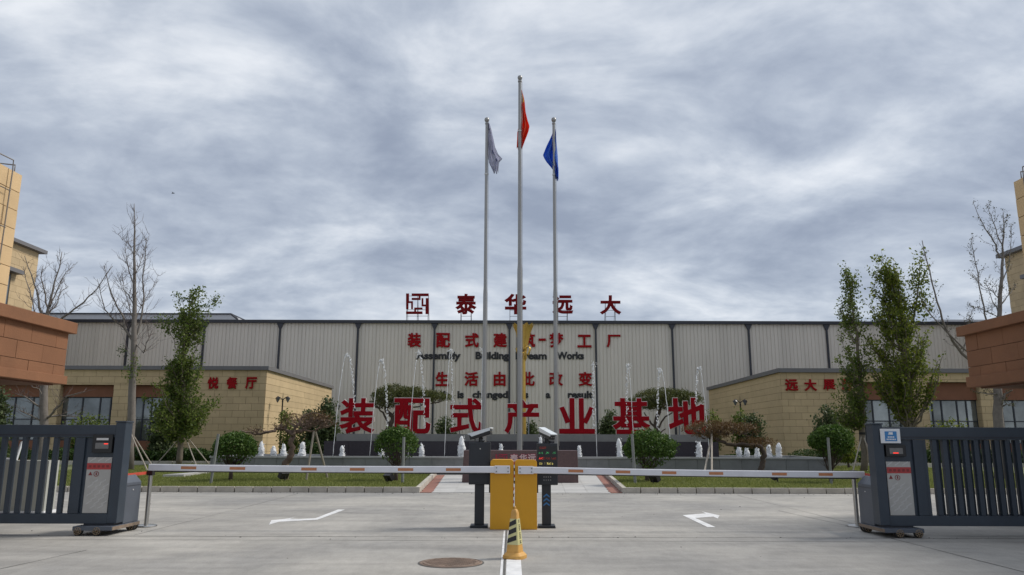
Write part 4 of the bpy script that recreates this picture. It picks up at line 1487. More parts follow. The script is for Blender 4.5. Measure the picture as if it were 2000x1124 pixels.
def camera_post(label, xpost, xbox, ybox, ybase, ycol, screen):
    cx = at((xpost[0] + xpost[1]) / 2, 1000, YPOST).x
    t = thing('camera_post', label, 'camera post', (cx, YPOST, 0), 'number plate camera posts')
    w = (at(xpost[1], 1000, YPOST).x - at(xpost[0], 1000, YPOST).x) / 2
    zb0, zb1 = at(1000, ybox[1], YPOST).z, at(1000, ybox[0], YPOST).z
    mb = MB().box(cx - w - .07, cx + w + .07, YPOST - .16, YPOST + .16, 0, .012)
    mb.extr([(cx - w - .065, YPOST - .155, .012), (cx + w + .065, YPOST - .155, .012), (cx + w + .065, YPOST + .155, .012), (cx - w - .065, YPOST + .155, .012)], (0, 0, .03))
    mb.build('base_plate', M['navybox'], t, bevel=.006)
    MB().box(cx - w, cx + w, YPOST - .07, YPOST + .07, .043, zb0).build('column', M['navybox'], t, bevel=.006)
    bx0, bx1 = at(xbox[0], 900, YPOST).x, at(xbox[1], 900, YPOST).x
    cab = MB().box(bx0, bx1, YPOST - .11, YPOST + .11, zb0, zb1).build('cabinet', M['navybox'], t, bevel=.01)
    YFc = YPOST - .11
    if not screen:
        MB().box(bx0 + .02, bx1 - .02, YFc - .006, YFc - .0005, zb0 + .03, zb1 - .05).build('door_panel', M['navybox'], cab, bevel=.003)
        lk = at(938, 877, YFc)
        MB().tube([(lk.x, YFc - .014, lk.z), (lk.x, YFc - .005, lk.z)], .011, 10).build('lock', M['steel'], cab)
    else:
        s0, s1 = at(1051, 911, YFc), at(1088, 872, YFc)
        sc = MB().box(s0.x, s1.x, YFc - .006, YFc - .0005, s0.z, s1.z).build('led_display', M['blackplastic'], cab)
        r = random.Random(11)
        W_, H_ = s1.x - s0.x, s1.z - s0.z
        rowspec = [(.86, [('leddim', .06, .42)], .5), (.60, [('ledgreen', .04, .24), ('ledgreen', .38, .58), ('ledgreen', .74, .94)], .5),
                   (.33, [('ledred', .02, .26), ('leddim', .28, .62), ('leddim', .68, .94)], .6), (.07, [('ledamber', .06, .24), ('ledamber', .30, .36), ('ledamber', .46, .66), ('ledamber', .70, .78)], .6)]
        for v, segs, dens in rowspec:
            by = {}
            for mname, u0, u1 in segs:
                mb = by.setdefault(mname, MB())
                nx_ = int((u1 - u0) * 64)
                for a_ in range(nx_):
                    for b_ in range(6):
                        if r.random() < dens * .62:
                            x_ = s0.x + W_ * (u0 + (u1 - u0) * (a_ + .5) / nx_); z_ = s0.z + H_ * v + (b_ - 2.5) * .0058 + .02
                            mb.box(x_ - .0020, x_ + .0020, YFc - .0085, YFc - .0062, z_ - .0022, z_ + .0022)
            for mname, mb in by.items():
                if mb.v:
                    mb.build('led_text', M[mname], sc)
        ky0 = at(1067, 938, YFc)
        kb = MB()
        for row in range(2):
            for q in range(4):
                p = at(1062.5 + q * 4.3, 932 + row * 6.2, YFc)
                kb.box(p.x - .009, p.x + .009, YFc - .008, YFc - .0005, p.z - .012, p.z + .012)
        kb.build('speaker_holes', M['keydot'], cab)
        for q in range(3):
            p = at(1067.5, 968 + q * 8.3, YPOST - .07)
            mb = MB().extr([(p.x - .05, YPOST - .0705, p.z - .035), (p.x, YPOST - .0705, p.z + .0), (p.x + .05, YPOST - .0705, p.z - .035), (p.x + .05, YPOST - .0705, p.z - .010), (p.x, YPOST - .0705, p.z + .028), (p.x - .05, YPOST - .0705, p.z - .010)], (0, -.002, 0))
            mb.build('chevron', M['chevron'], t)
    return t, (bx0 + bx1) / 2, zb1


def lpr_camera(label, cx, zb, yaw, pitch, zc):
    """housing camera on a stub bracket"""
    t = thing('surveillance_camera', label, 'camera', (cx, YPOST, zb))
    f = Vector((math.sin(yaw) * math.cos(pitch), -math.cos(yaw) * math.cos(pitch), math.sin(pitch)))
    rt = Vector((math.cos(yaw), math.sin(yaw), 0))
    up = rt.cross(f) * 1.0
    if up.z < 0: up = -up
    c = Vector((cx, YPOST, zc))

    def ob(l0, l1, w0, h0, h1, taper=1.0):
        pts = []
        mb = MB()
        A = [c + f * l0 + rt * sx * w0 + up * hz for sx, hz in ((-1, h0), (1, h0), (1, h1), (-1, h1))]
        B = [c + f * l1 + rt * sx * w0 * taper + up * hz for sx, hz in ((-1, h0), (1, h0), (1, h1), (-1, h1))]
        n = len(mb.v); mb.v += [tuple(p) for p in A + B]
        for q in ((3, 2, 1, 0), (4, 5, 6, 7), (0, 1, 5, 4), (1, 2, 6, 5), (2, 3, 7, 6), (3, 0, 4, 7)):
            mb.f.append(q); mb.m.append(0)
        return mb
    body = ob(-.20, .17, .052, -.045, .045).build('body', M['blackplastic'], t, bevel=.008)
    ob(-.22, .215, .062, .047, .066).build('sun_hood', M['camwhite'], t, bevel=.006)
    for sx in (-1, 1):
        mb = MB()
        q = [c + f * l + rt * sx * .0625 + up * h for l, h in ((-.21, .066), (.20, .066), (.20, .02), (-.15, .0))]
        mb.extr(q, rt * sx * .004); mb.build('hood_side', M['camwhite'], t)
    ob(.172, .178, .046, -.038, .038).build('front_glass', M['blackplastic'], t)
    for sx in (-.5, .5):
        p = c + f * .180 + rt * sx * .045
        mb = MB().tube([p, p + f * .006], .012, 10); mb.build('lens', M['screen'], t)
    mb = MB().tube([(cx, YPOST, zb), (cx, YPOST, zb + .05), c - up * .05], [.03, .022, .028], 8)
    mb.tube([(cx - .03, YPOST, zb), (cx - .03, YPOST, zc - .05)], .013, 6)
    mb.build('bracket', M['blackplastic'], t)
    mb = MB().tube([c - f * .12 - up * .03, c - f * .16 - up * .10 + rt * .03, Vector((cx + .06, YPOST - .02, zb + .02)), Vector((cx + .03, YPOST, zb + .005))], .010, 6)
    mb.build('cable', M['blackplastic'], t)
    return t


pt, cxa, zba = camera_post('black camera post with a plain dark cabinet, left of the yellow cabinets', (927, 945.5), (916.5, 958), (864, 946.5), 1030, 0, False)
p = at(933, 849, YPOST)
lpr_camera('white-hooded camera on the plain dark cabinet, turned to the left', at(940, 849, YPOST).x, zba, R(68), R(14), p.z)
pt, cxb, zbb = camera_post('black camera post with a lit text display, right of the yellow cabinets', (1058.5, 1076), (1049, 1088.5), (866, 947), 1030, 0, True)
p = at(1069, 849, YPOST)
lpr_camera('white-hooded camera above the lit text display, turned slightly right', at(1069, 849, YPOST).x, zbb, R(28), R(-16), p.z)

# cone
cp = gr(1005.5, 1091)
cz = lambda y: at(1005, y, cp.y).z
CH = cz(989)
cone = thing('traffic_cone', 'yellow four-sided cone with black slanting stripes on the white line', 'traffic cone', (cp.x, cp.y, 0))
rot = R(-24)


def csec(hw, z, rad=.25):
    pts = []
    for q in range(4):
        for k in range(4):
            a = R(90) * q + R(90) * (k / 3)
            rr = hw * rad
            cxx = (hw - rr) * (1 if q in (0, 3) else -1); cyy = (hw - rr) * (1 if q in (0, 1) else -1)
            x_, y_ = cxx + rr * math.cos(a), cyy + rr * math.sin(a)
            pts.append((cp.x + x_ * math.cos(rot) - y_ * math.sin(rot), cp.y + x_ * math.sin(rot) + y_ * math.cos(rot), z))
    return pts


def loft(secs):
    mb = MB(); k = len(secs[0])
    for s_ in secs: mb.v += s_
    for i in range(len(secs) - 1):
        for q in range(k):
            q2 = (q + 1) % k
            mb.f.append((i * k + q, i * k + q2, (i + 1) * k + q2, (i + 1) * k + q)); mb.m.append(0)
    mb.f.append(tuple(range(k - 1, -1, -1))); mb.m.append(0)
    mb.f.append(tuple((len(secs) - 1) * k + q for q in range(k))); mb.m.append(0)
    return mb


zbase = .075
H1 = CH - .045


def hw_at(z):
    return .082 - (.082 - .035) * (z - zbase) / (H1 - zbase)


loft([csec(.122, 0, .45), csec(.125, .012, .45), csec(.124, .040, .45), csec(.112, .052, .42), csec(.088, zbase, .3)]).build('base', M['conebody'], cone, smooth='auto')
loft([csec(hw_at(z), z) for z in (zbase, .12, .2, .4, H1 - .03)] + [csec(.030, H1, .6), csec(.018, H1 + .012, .9)]).build('body', M['conebody'], cone, smooth='auto')
MB().tube([(cp.x, cp.y, H1), (cp.x, cp.y, H1 + .03), (cp.x, cp.y, CH)], [.016, .015, .010], 8).build('knob', M['conebody'], cone, smooth=True)
za_, zb_ = .165, H1 - .10
loft([csec(hw_at(z) + .003, z) for z in (za_, (za_ + zb_) / 2, zb_)]).build('reflective_sleeve', M['conestrip'], cone, smooth='auto')
for k in range(3):
    for face in range(4):
        z0_ = za_ + .015 + k * (zb_ - za_ - .02) / 3
        mb = MB()
        def fp(u, z):
            hw = hw_at(z) + .0055
            x_, y_ = u * hw, -hw
            a = rot + R(90) * face
            return (cp.x + x_ * math.cos(a) - y_ * math.sin(a), cp.y + x_ * math.sin(a) + y_ * math.cos(a), z)
        if face in (0, 2):
            mb.face([fp(-.86, z0_), fp(.72, z0_ + .042), fp(.72, z0_ + .097), fp(-.86, z0_ + .055)])
            mb.build('black_stripe', M['blackplastic'], cone)
        else:
            for q in range(2):
                zz = z0_ + q * .055
                mb.face([fp(-.3, zz), fp(.3, zz), fp(.3, zz + .008), fp(-.3, zz + .008)])
                mb.face([fp(-.3, zz + .022), fp(.3, zz + .022), fp(.3, zz + .030), fp(-.3, zz + .030)])
                mb.face([fp(-.05, zz + .008), fp(.05, zz + .008), fp(.05, zz + .022), fp(-.05, zz + .022)])
            mb.build('printed_mark', M['blackplastic'], cone, kind='stuff')


# stanchions carrying the arm ends
def stanchion(px, y_base, y_top, gate_px, label, side):
    b = gr(px, y_base); Y = b.y
    zt = at(px, y_top, Y).z
    t = thing('stanchion', label, 'stanchion', (b.x, Y, 0), 'steel posts under the barrier arms')
    MB().lathe((b.x, Y, 0), [(.165, 0), (.17, .01), (.165, .025), (.12, .034), (.05, .042)], 28).build('base', M['steel'], t, smooth='auto')
    MB().lathe((b.x, Y, .04), [(.034, 0), (.034, zt - .05)], 18).build('post', M['steel'], t, smooth='auto')
    zb_ = at(px, 924, Y).z
    MB().box(b.x - .045, b.x + .05, Y - .05, Y + .05, zb_ - .04, zb_ + .04).build('belt_cassette', M['blackplastic'], t, bevel=.006)
    s = 1 if side < 0 else -1
    fk = MB()
    fk.box(b.x - .03, b.x + .03, Y - .045, Y - .032, zt - .02, zt + .06); fk.box(b.x - .03, b.x + .03, Y + .032, Y + .045, zt - .02, zt + .06)
    fk.box(b.x - .03, b.x + .03, Y - .032, Y + .032, zt - .02, zt - .008)
    fk.build('arm_fork', M['steel'], t)
    xe = at(gate_px, 924, YGATE + .25).x
    mb = MB().extr([(b.x - s * .05, Y, zb_ - .022), (xe, YGATE + .26, zb_ - .03), (xe, YGATE + .26, zb_ + .018), (b.x - s * .05, Y, zb_ + .026)], (0, .003, 0))
    mb.build('belt', M['belt'], t)


stanchion(285, 1029, 921, 238, 'steel stanchion with a red belt beside the left gate', -1)
stanchion(1675, 1029, 934, 1710, 'steel stanchion with a red belt beside the right gate', 1)

# ================================================================== LAMPS, FLOODLIGHTS, STAKES
def lamp_post(px, ytop, Y, label, hpx=46):
    b = at(px, ytop, Y); H = b.z
    t = thing('lamp_post', label, 'lamp post', (b.x, Y, LAWN_Z), 'black lamp posts')
    MB().lathe((b.x, Y, LAWN_Z), [(.14, 0), (.14, .1), (.07, .2), (.06, .5), (.052, 1.2), (.042, H - .55 - LAWN_Z), (.05, H - .5 - LAWN_Z), (.02, H - .3 - LAWN_Z), (.008, H - LAWN_Z)], 10).build('pole', M['lamp'], t, smooth='auto')
    for s in (-1, 1):
        c = Vector((b.x + s * .30, Y, H - .52))
        arm = MB().tube([(b.x, Y, H - .42), (b.x + s * .12, Y, H - .30), (b.x + s * .26, Y, H - .22), (c.x, Y, H - .26)], .026, 6).build('arm', M['lamp'], t)
        ln = MB().lathe(tuple(c), [(.05, 0), (.13, .17), (.135, .19)], 8).build('lantern', M['lampglass'], t)
        MB().lathe((c.x, Y, c.z + .192), [(.16, 0), (.10, .07), (.03, .11), (.01, .16)], 8).build('lantern_cap', M['lamp'], ln)
        MB().lathe((c.x, Y, c.z - .04), [(.02, 0), (.05, .038)], 8).build('lantern_base', M['lamp'], ln)
    return t


lamp_post(553, 768, 46.0, 'black double-lantern lamp post in front of the canteen side wall')
lamp_post(653, 784, 52.0, 'black double-lantern lamp post half hidden by shrubs left of the red characters')
lamp_post(1445, 774, 47.0, 'black double-lantern lamp post by the exhibition hall side wall')


def floodlight(px, py, label, yaw):
    b = gr(px, py, LAWN_Z)
    t = thing('floodlight', label, 'floodlight', (b.x, b.y, LAWN_Z), 'small floodlights in the lawns')
    c = Vector((b.x, b.y, LAWN_Z + .16))
    ax = Vector((math.cos(yaw), .5, .45)).normalized(); sd = Vector((-ax.y, ax.x, 0)).normalized(); up = ax.cross(sd)
    mb = MB()
    q = [c + sd * a * .15 + up * h * .10 for a, h in ((-1, -1), (1, -1), (1, 1), (-1, 1))]
    mb.extr(q, ax * .16)
    mb.build('head', M['lamp'], t, bevel=.01)
    mb = MB(); q2 = [c + ax * .162 + sd * a * .12 + up * h * .08 for a, h in ((-1, -1), (1, -1), (1, 1), (-1, 1))]; mb.extr(q2, ax * .004); mb.build('glass', M['lampglass'], t)
    MB().box(b.x - .10, b.x + .10, b.y - .03, b.y + .03, LAWN_Z, LAWN_Z + .03).tube([(b.x, b.y, LAWN_Z), tuple(c)], .02, 6).build('bracket', M['lamp'], t)


floodlight(556, 941, 'small black floodlight at the foot of the dead pine', 2.4)
floodlight(756, 946, 'small black floodlight left of the forecourt kerb', 1.1)
floodlight(1276, 948, 'small dark floodlight below the big round bush', .8)
floodlight(1519, 944, 'small black floodlight in the right lawn below the pool end', 2.2)


def stake(px, py, ytop, label, lean=0.0):
    b = gr(px, py, LAWN_Z); zt = at(px, ytop, b.y).z
    o = MB().tube([(b.x, b.y, LAWN_Z - .05), (b.x + lean, b.y, zt)], .042, 8).build('stake', M['stake'], None)
    tag(o, label, 'stake', 'grey stakes beside the bushes')


stake(411, 947, 848, 'grey stake left of the leftmost round bush', .12)
stake(786, 946, 854, 'grey stake in front of the round bush left of the forecourt')
stake(1241, 947, 848, 'grey stake in front of the big round bush right of the forecourt', -.06)
stake(1624, 947, 855, 'grey stake in front of the rightmost round bush')


# ================================================================== VEGETATION
def leaves(name, C, size, material, parent, seed, aspect=.6, flat=0.0, vert=0.0):
    """leaf-sized quads at the points C"""
    r = np.random.default_rng(seed)
    C = np.asarray(C, float); n = len(C)
    sz = size * r.uniform(.6, 1.35, n)
    d = r.normal(size=(n, 3)); d[:, 2] += vert * 2
    d /= np.linalg.norm(d, axis=1)[:, None]
    e = r.normal(size=(n, 3)); e[:, 2] *= (1 - flat)
    e -= (e * d).sum(1)[:, None] * d
    e /= np.maximum(np.linalg.norm(e, axis=1), 1e-6)[:, None]
    a = d * sz[:, None] * .5; b = e * sz[:, None] * .5 * aspect
    V = np.empty((n, 4, 3))
    V[:, 0] = C - a; V[:, 1] = C - a * .1 + b; V[:, 2] = C + a; V[:, 3] = C - a * .1 - b
    org = np.array(WL[parent.name])
    me = bpy.data.meshes.new(name)
    V = (V - org).reshape(-1, 3)
    me.vertices.add(4 * n); me.vertices.foreach_set('co', V.ravel())
    me.loops.add(4 * n); me.loops.foreach_set('vertex_index', np.arange(4 * n, dtype=np.int32))
    me.polygons.add(n); me.polygons.foreach_set('loop_start', np.arange(0, 4 * n, 4, dtype=np.int32))
    me.update(calc_edges=True)
    me.materials.append(material)
    o = bpy.data.objects.new(name, me); COL.objects.link(o); o.parent = parent
    WL[o.name] = Vector(org)
    return o


def bend(a, b, sag, r, n=5, jit=.03):
    """curved path from a to b, sagging below the chord"""
    a, b = Vector(a), Vector(b)
    L_ = (b - a).length
    out = []
    for i in range(n + 1):
        u = i / n
        p = a.lerp(b, u)
        p.z -= sag * L_ * math.sin(math.pi * u) * (1 - .3 * u)
        if 0 < i < n:
            p += Vector((r.gauss(0, jit * L_), r.gauss(0, jit * L_), r.gauss(0, jit * L_ * .5)))
        out.append(p)
    return out


def leafy_tree(label, trunk_px, Y, r0, outline, tips, per_tip, leaf, material, seed, sigma=.16, barkm=None, start=.35, cat='tree', name='leafy_tree', group=None, spread=1.0, zbase=None, shoot=1.0):
    """trunk_px: photo points from foot to top; outline: (y, x_left, x_right) of the crown in the photo"""
    r = random.Random(seed)
    T = [at(x, y, Y) for x, y in trunk_px]
    T[0].z = LAWN_Z - .05 if zbase is None else zbase
    t = thing(name, label, cat, (T[0].x, Y, LAWN_Z), group)
    H = T[-1].z - T[0].z
    mb = MB()
    fine = []
    for i in range(len(T) - 1):
        for k in range(4):
            p = T[i].lerp(T[i + 1], k / 4)
            fine.append(p + Vector((r.gauss(0, .02), r.gauss(0, .03), 0)))
    fine.append(T[-1])
    mb.tube(fine, [max(.012, r0 * (1 - .93 * (p.z - T[0].z) / H)) for p in fine], 9)
    trunk_z = [p.z for p in fine]

    def trunk_at(z):
        k = min(range(len(fine)), key=lambda i: abs(trunk_z[i] - z))
        return fine[k]
    ys = [o[0] for o in outline]
    C = []
    wsum = []
    samples = [ys[0] + (ys[-1] - ys[0]) * i / 60 for i in range(61)]
    wid = [float(np.interp(y, ys, [o[2] - o[1] for o in outline])) + 6 for y in samples]
    for _ in range(tips):
        y = r.choices(samples, wid)[0] + r.uniform(-2, 2)
        xl = float(np.interp(y, ys, [o[1] for o in outline])); xr = float(np.interp(y, ys, [o[2] for o in outline]))
        c, hw = (xl + xr) / 2, (xr - xl) / 2
        rad = math.sqrt(r.uniform(.08, 1)); az = r.uniform(0, 6.283)
        if cat == 'tree':
            hw *= .62 + .5 * abs(math.sin(y / 15.0 + az * 1.5 + seed))
        tip = at(c + hw * rad * math.cos(az), y, Y)
        tip = Vector((tip.x, Y + hw * rad * math.sin(az) * mpp(Y) * spread, tip.z))
        dist = hw * rad * mpp(Y)
        base = trunk_at(max(T[0].z + H * .22, tip.z - .5 - dist * (r.uniform(1.0, 1.9) if cat == 'tree' else r.uniform(.6, 1.2))))
        path = bend(base, tip, .12, r)
        br = max(.010, min(.05, .016 * (tip - base).length))
        mb.tube(path, [br * (1 - .8 * k / 5) for k in range(6)], 5, cap=False)
        shoots = [path]
        if cat == 'tree':
            for k in range(4):
                u = r.uniform(.35, .95) * 5; i = min(4, int(u)); q0 = path[i].lerp(path[i + 1], u - i)
                dv = (path[5] - path[0]).normalized() * .5 + Vector((r.gauss(0, .55), r.gauss(0, .55), r.uniform(.5, 1.1)))
                sh = bend(q0, q0 + dv.normalized() * r.uniform(.3, .85) * shoot, .1, r)
                mb.tube(sh, [.010 * (1 - .7 * j / 5) for j in range(6)], 4, cap=False)
                shoots.append(sh)
        for k in range(per_tip):
            pth = r.choice(shoots)
            u = r.uniform(start if pth is path else .15, 1.06)
            i = min(4, int(u * 5)); f = u * 5 - i
            p = pth[i].lerp(pth[i + 1], f)
            sg = sigma * (1.15 - .5 * u)
            C.append((p.x + r.gauss(0, sg), p.y + r.gauss(0, sg), p.z + r.gauss(0, sg * .8)))
    mb.build('trunk', barkm or M['bark'], t, smooth=True)
    leaves('crown', C, leaf, material, t, seed)
    return t


def twigs(mb, path, r, n, lo, hi, rad, up=.75, sub=2, pts=None, start=.15):
    """side shoots along a limb, each with smaller ones"""
    for _ in range(n):
        u = r.uniform(start, .98) * (len(path) - 1)
        i = min(len(path) - 2, int(u)); p = path[i].lerp(path[i + 1], u - i)
        ax = (path[i + 1] - path[i]).normalized()
        az = r.uniform(0, 6.283)
        side = Vector((math.cos(az), math.sin(az), 0))
        d = (side * r.uniform(.6, 1) + ax * r.uniform(.2, .7) + Vector((0, 0, up * r.uniform(.3, 1)))).normalized()
        L_ = r.uniform(lo, hi) * (1.15 - .6 * u / (len(path) - 1))
        q = p + d * L_
        q.z += L_ * .15
        pp = bend(p, q, .12, r, 4, .04)
        mb.tube(pp, [rad * (1 - .75 * k / 4) for k in range(5)], 4, cap=False)
        if pts is not None:
            for k in range(5):
                pts.append(pp[k] + Vector((r.gauss(0, .03), r.gauss(0, .03), r.gauss(0, .03))))
        if sub:
            for __ in range(sub):
                v = r.uniform(.3, .95) * 4; k = min(3, int(v)); s_ = pp[k].lerp(pp[k + 1], v - k)
                dd = (d + Vector((r.gauss(0, .6), r.gauss(0, .6), r.gauss(.2, .4)))).normalized()
                e = s_ + dd * L_ * r.uniform(.25, .5)
                mb.tube([s_, s_.lerp(e, .5) + Vector((0, 0, -.01)), e], [rad * .6, rad * .45, rad * .25], 4, cap=False)
                if pts is not None:
                    pts.append(e); pts.append(s_.lerp(e, .6))


def bare_tree(label, trunk, limbs, Y, seed, tw, barkm, buds=None, name='bare_tree', trad=None):
    r = random.Random(seed)
    T = [at(x, y, Y) for x, y in trunk]
    T[0].z = LAWN_Z - .05
    t = thing(name, label, 'tree', (T[0].x, Y, LAWN_Z), 'bare trees')
    mb = MB(); pts = []
    fine = []
    rr = []
    for i in range(len(T) - 1):
        for k in range(3):
            fine.append(T[i].lerp(T[i + 1], k / 3) + Vector((r.gauss(0, .015), r.gauss(0, .02), 0)))
            rr.append(trad[i] + (trad[i + 1] - trad[i]) * k / 3)
    fine.append(T[-1]); rr.append(trad[-1])
    mb.tube(fine, rr, 9)
    tb = MB()
    n, lo, hi, rad = tw
    half = len(fine) // 3
    twigs(tb, fine[half:], r, n * 2, lo, hi * 1.1, rad, sub=3, pts=pts, start=.05)
    for px, r0, dep in limbs:
        P = [at(x, y, Y + dep * i / max(1, len(px) - 1)) for i, (x, y) in enumerate(px)]
        f = []
        for i in range(len(P) - 1):
            for k in range(3):
                f.append(P[i].lerp(P[i + 1], k / 3) + Vector((r.gauss(0, .01), r.gauss(0, .02), 0)))
        f.append(P[-1])
        mb.tube(f, [r0 * (1 - .8 * i / (len(f) - 1)) for i in range(len(f))], 6)
        twigs(tb, f, r, max(5, int(n * len(px) / 5)), lo * .8, hi * .8, rad, sub=2, pts=pts)
    mb.build('trunk', barkm, t, smooth=True)
    tb.build('twigs', M['twig'], t, kind='stuff')
    if buds:
        C = []
        for p in pts:
            for k in range(buds[0]):
                C.append((p.x + r.gauss(0, .03), p.y + r.gauss(0, .03), p.z + r.gauss(0, .03)))
        leaves('buds', C, buds[1], buds[2], t, seed)
    return t


def tree_prop(px_top, Y, feet, label, yb_r=.028, r=.030):
    tp = at(px_top[0], px_top[1], Y)
    t = thing('tree_prop', label, 'tree prop', (tp.x, Y, LAWN_Z), 'wooden props holding young trees')
    for fx, fy, dep in feet:
        b = at(fx, fy, Y + dep)
        f = Vector((b.x, Y + dep, LAWN_Z - .03))
        d = (tp - f).normalized()
        MB().tube([f, tp + d * .12], [r, r * .85], 7).build('pole', M['prop'], t)
    MB().lathe((tp.x, tp.y, tp.z - .05), [(.13, 0), (.135, .05), (.13, .10)], 12).build('strap', M['rubber'], t)
    return t


# --- bare tree left of centre
bare_tree('tall bare tree with a straight leader, left of the leafy tree by the canteen',
          [(252, 918), (258, 770), (262, 690), (262, 600), (262.5, 500), (262, 398)],
          [([(261, 668), (243, 640), (241, 618), (228, 600), (213, 560), (203, 518)], .055, -.6),
           ([(242, 640), (225, 628), (204, 605), (197, 575), (190, 545)], .035, -.9),
           ([(263, 660), (275, 630), (281, 580), (279, 540), (284, 500), (286, 465)], .045, .5),
           ([(262, 655), (258, 620), (250, 590), (240, 560), (239, 540)], .03, .7),
           ([(264, 670), (280, 690), (290, 660), (286, 625)], .03, -.7),
           ([(262, 560), (252, 530), (246, 500), (244, 475)], .025, .3),
           ([(262, 640), (270, 610), (280, 590), (300, 560), (310, 535)], .022, .9),
           ([(262, 600), (250, 575), (236, 560), (232, 540)], .02, -.5),
           ([(262, 540), (272, 520), (280, 490), (292, 455)], .018, .5),
           ([(262, 500), (254, 480), (240, 470), (230, 455)], .015, .4)],
          32.5, 21, (21, .4, 1.3, .010), M['bark'], name='bare_tree', trad=[.19, .15, .13, .085, .05, .01])
# a few leaf tufts low on its trunk
def tuft(px, py, Y, n, sig, leaf, material, parent, seed):
    r = random.Random(seed); c = at(px, py, Y)
    o = leaves('leaf_tuft', [(c.x + r.gauss(0, sig), c.y + r.gauss(0, sig), c.z + r.gauss(0, sig * 1.4)) for _ in range(n)], leaf, material, parent, seed)
    o['kind'] = 'stuff'


bt = [o for o in bpy.data.objects if o.name == 'bare_tree'][0]
tuft(260, 727, 32.4, 260, .17, .09, M['lfresh'], bt, 1); tuft(263, 700, 32.4, 60, .1, .08, M['lfresh'], bt, 2); tuft(237, 685, 32.2, 60, .1, .08, M['lshrub'], bt, 4)
# --- bare tree behind the left gatehouse
bare_tree('spreading bare tree showing above the left gatehouse canopy',
          [(82, 915), (86, 830), (89, 730), (86, 645), (100, 580), (121, 492)],
          [([(88, 640), (112, 628), (135, 612), (165, 590), (190, 565), (220, 520)], .05, -.6),
           ([(87, 640), (78, 600), (72, 570), (60, 535), (48, 500)], .045, -.5),
           ([(88, 650), (96, 620), (88, 575), (80, 542), (84, 525)], .04, .6),
           ([(88, 640), (70, 615), (62, 580), (50, 545), (45, 520)], .03, .9),
           ([(98, 600), (110, 570), (125, 540), (145, 515)], .025, .6),
           ([(90, 620), (108, 600), (118, 570), (135, 560)], .025, .8),
           ([(88, 800), (70, 790), (50, 775), (30, 770)], .04, -.6),
           ([(88, 820), (110, 800), (130, 775), (165, 765)], .045, -.8),
           ([(87, 780), (76, 760), (60, 755)], .03, -.4),
           ([(87, 825), (60, 812), (35, 800)], .035, -.5),
           ([(88, 815), (118, 812), (150, 815)], .035, .4)],
          26.5, 33, (17, .3, 1.1, .009), M['bark'], name='bare_tree', trad=[.16, .14, .12, .06, .035, .01])
# --- budding tree by the right gatehouse
bare_tree('budding tree with small dark buds beside the right gatehouse canopy',
          [(1952, 915), (1951, 830), (1948, 760), (1950, 640), (1955, 540), (1960, 480), (1959, 415)],
          [([(1954, 505), (1945, 480), (1930, 455), (1915, 430), (1900, 395)], .03, -.5),
           ([(1958, 480), (1945, 450), (1935, 420), (1926, 397)], .022, .5),
           ([(1927, 640), (1922, 600), (1912, 550), (1905, 510), (1896, 465)], .032, -.7),
           ([(1930, 735), (1880, 690), (1860, 665), (1845, 640), (1830, 590), (1815, 530), (1801, 470)], .06, -1.0),
           ([(1925, 720), (1880, 680), (1830, 630), (1800, 590), (1790, 570)], .035, -1.2),
           ([(1952, 600), (1968, 580), (1985, 555)], .03, .6),
           ([(1955, 560), (1970, 520), (1974, 470), (1976, 440)], .022, .8),
           ([(1950, 610), (1935, 580), (1925, 545)], .02, .5),
           ([(1950, 620), (1930, 610), (1905, 600), (1885, 600)], .018, -.6),
           ([(1880, 690), (1890, 650), (1893, 620), (1900, 600)], .02, .4),
           ([(1953, 590), (1940, 570), (1920, 560), (1900, 540)], .018, .3),
           ([(1948, 770), (1930, 770), (1900, 765)], .03, -.3),
           ([(1951, 790), (1965, 770), (1978, 762)], .06, -.2),
           ([(1950, 800), (1965, 790), (1985, 795)], .03, -.3)],
          27.0, 45, (15, .2, .75, .008), M['bark'], buds=(1, .055, M['bud']), name='budding_tree', trad=[.20, .17, .14, .085, .055, .03, .008])

# --- leafy trees
leafy_tree('leafy young tree with a dense broad crown in front of the canteen',
           [(350, 905), (355, 840), (358, 760), (362, 680), (368, 620), (372, 575)], 39.0, .16,
           [(572, 380, 396), (582, 350, 412), (600, 342, 420), (625, 330, 416), (650, 336, 402), (680, 340, 398), (715, 326, 398), (750, 306, 404), (785, 290, 412), (820, 282, 410), (845, 290, 396), (862, 310, 380)],
           140, 120, .13, M['lfresh'], 61, sigma=.15, start=.5, barkm=M['barkmid'])
tt = [o for o in bpy.data.objects if o.name == 'leafy_tree'][0]
for px, py in ((415, 592), (424, 586), (312, 628), (321, 634), (350, 582), (392, 578)):
    tuft(px, py, 38.8, 70, .14, .12, M['lfresh'], tt, int(px))
leafy_tree('slim leafy tree with a narrow crown left of the bushier tree, right of the pool',
           [(1687, 916), (1683, 840), (1680, 740), (1671, 650), (1663, 590), (1658, 535)], 33.5, .15,
           [(531, 1650, 1664), (550, 1644, 1672), (590, 1638, 1682), (640, 1632, 1686), (690, 1632, 1690), (730, 1634, 1694), (770, 1628, 1692), (800, 1618, 1690), (832, 1636, 1686)],
           84, 75, .115, M['lfresh'], 71, sigma=.11, start=.5, shoot=.8, barkm=M['barkmid'])
leafy_tree('bushier leafy tree with a two-part crown in front of the exhibition hall windows',
           [(1781, 915), (1776, 840), (1772, 760), (1766, 690), (1760, 600), (1745, 515)], 33.0, .19,
           [(508, 1720, 1732), (525, 1712, 1740), (545, 1704, 1764), (570, 1704, 1768), (600, 1702, 1775), (630, 1690, 1800), (660, 1680, 1814), (690, 1684, 1822), (715, 1690, 1830), (735, 1700, 1822), (752, 1690, 1800), (790, 1740, 1790)],
           125, 105, .125, M['lfresh2'], 81, sigma=.13, start=.5, shoot=.9, barkm=M['barkmid'])
tr3 = [o for o in bpy.data.objects if o.name.startswith('leafy_tree')][-1]
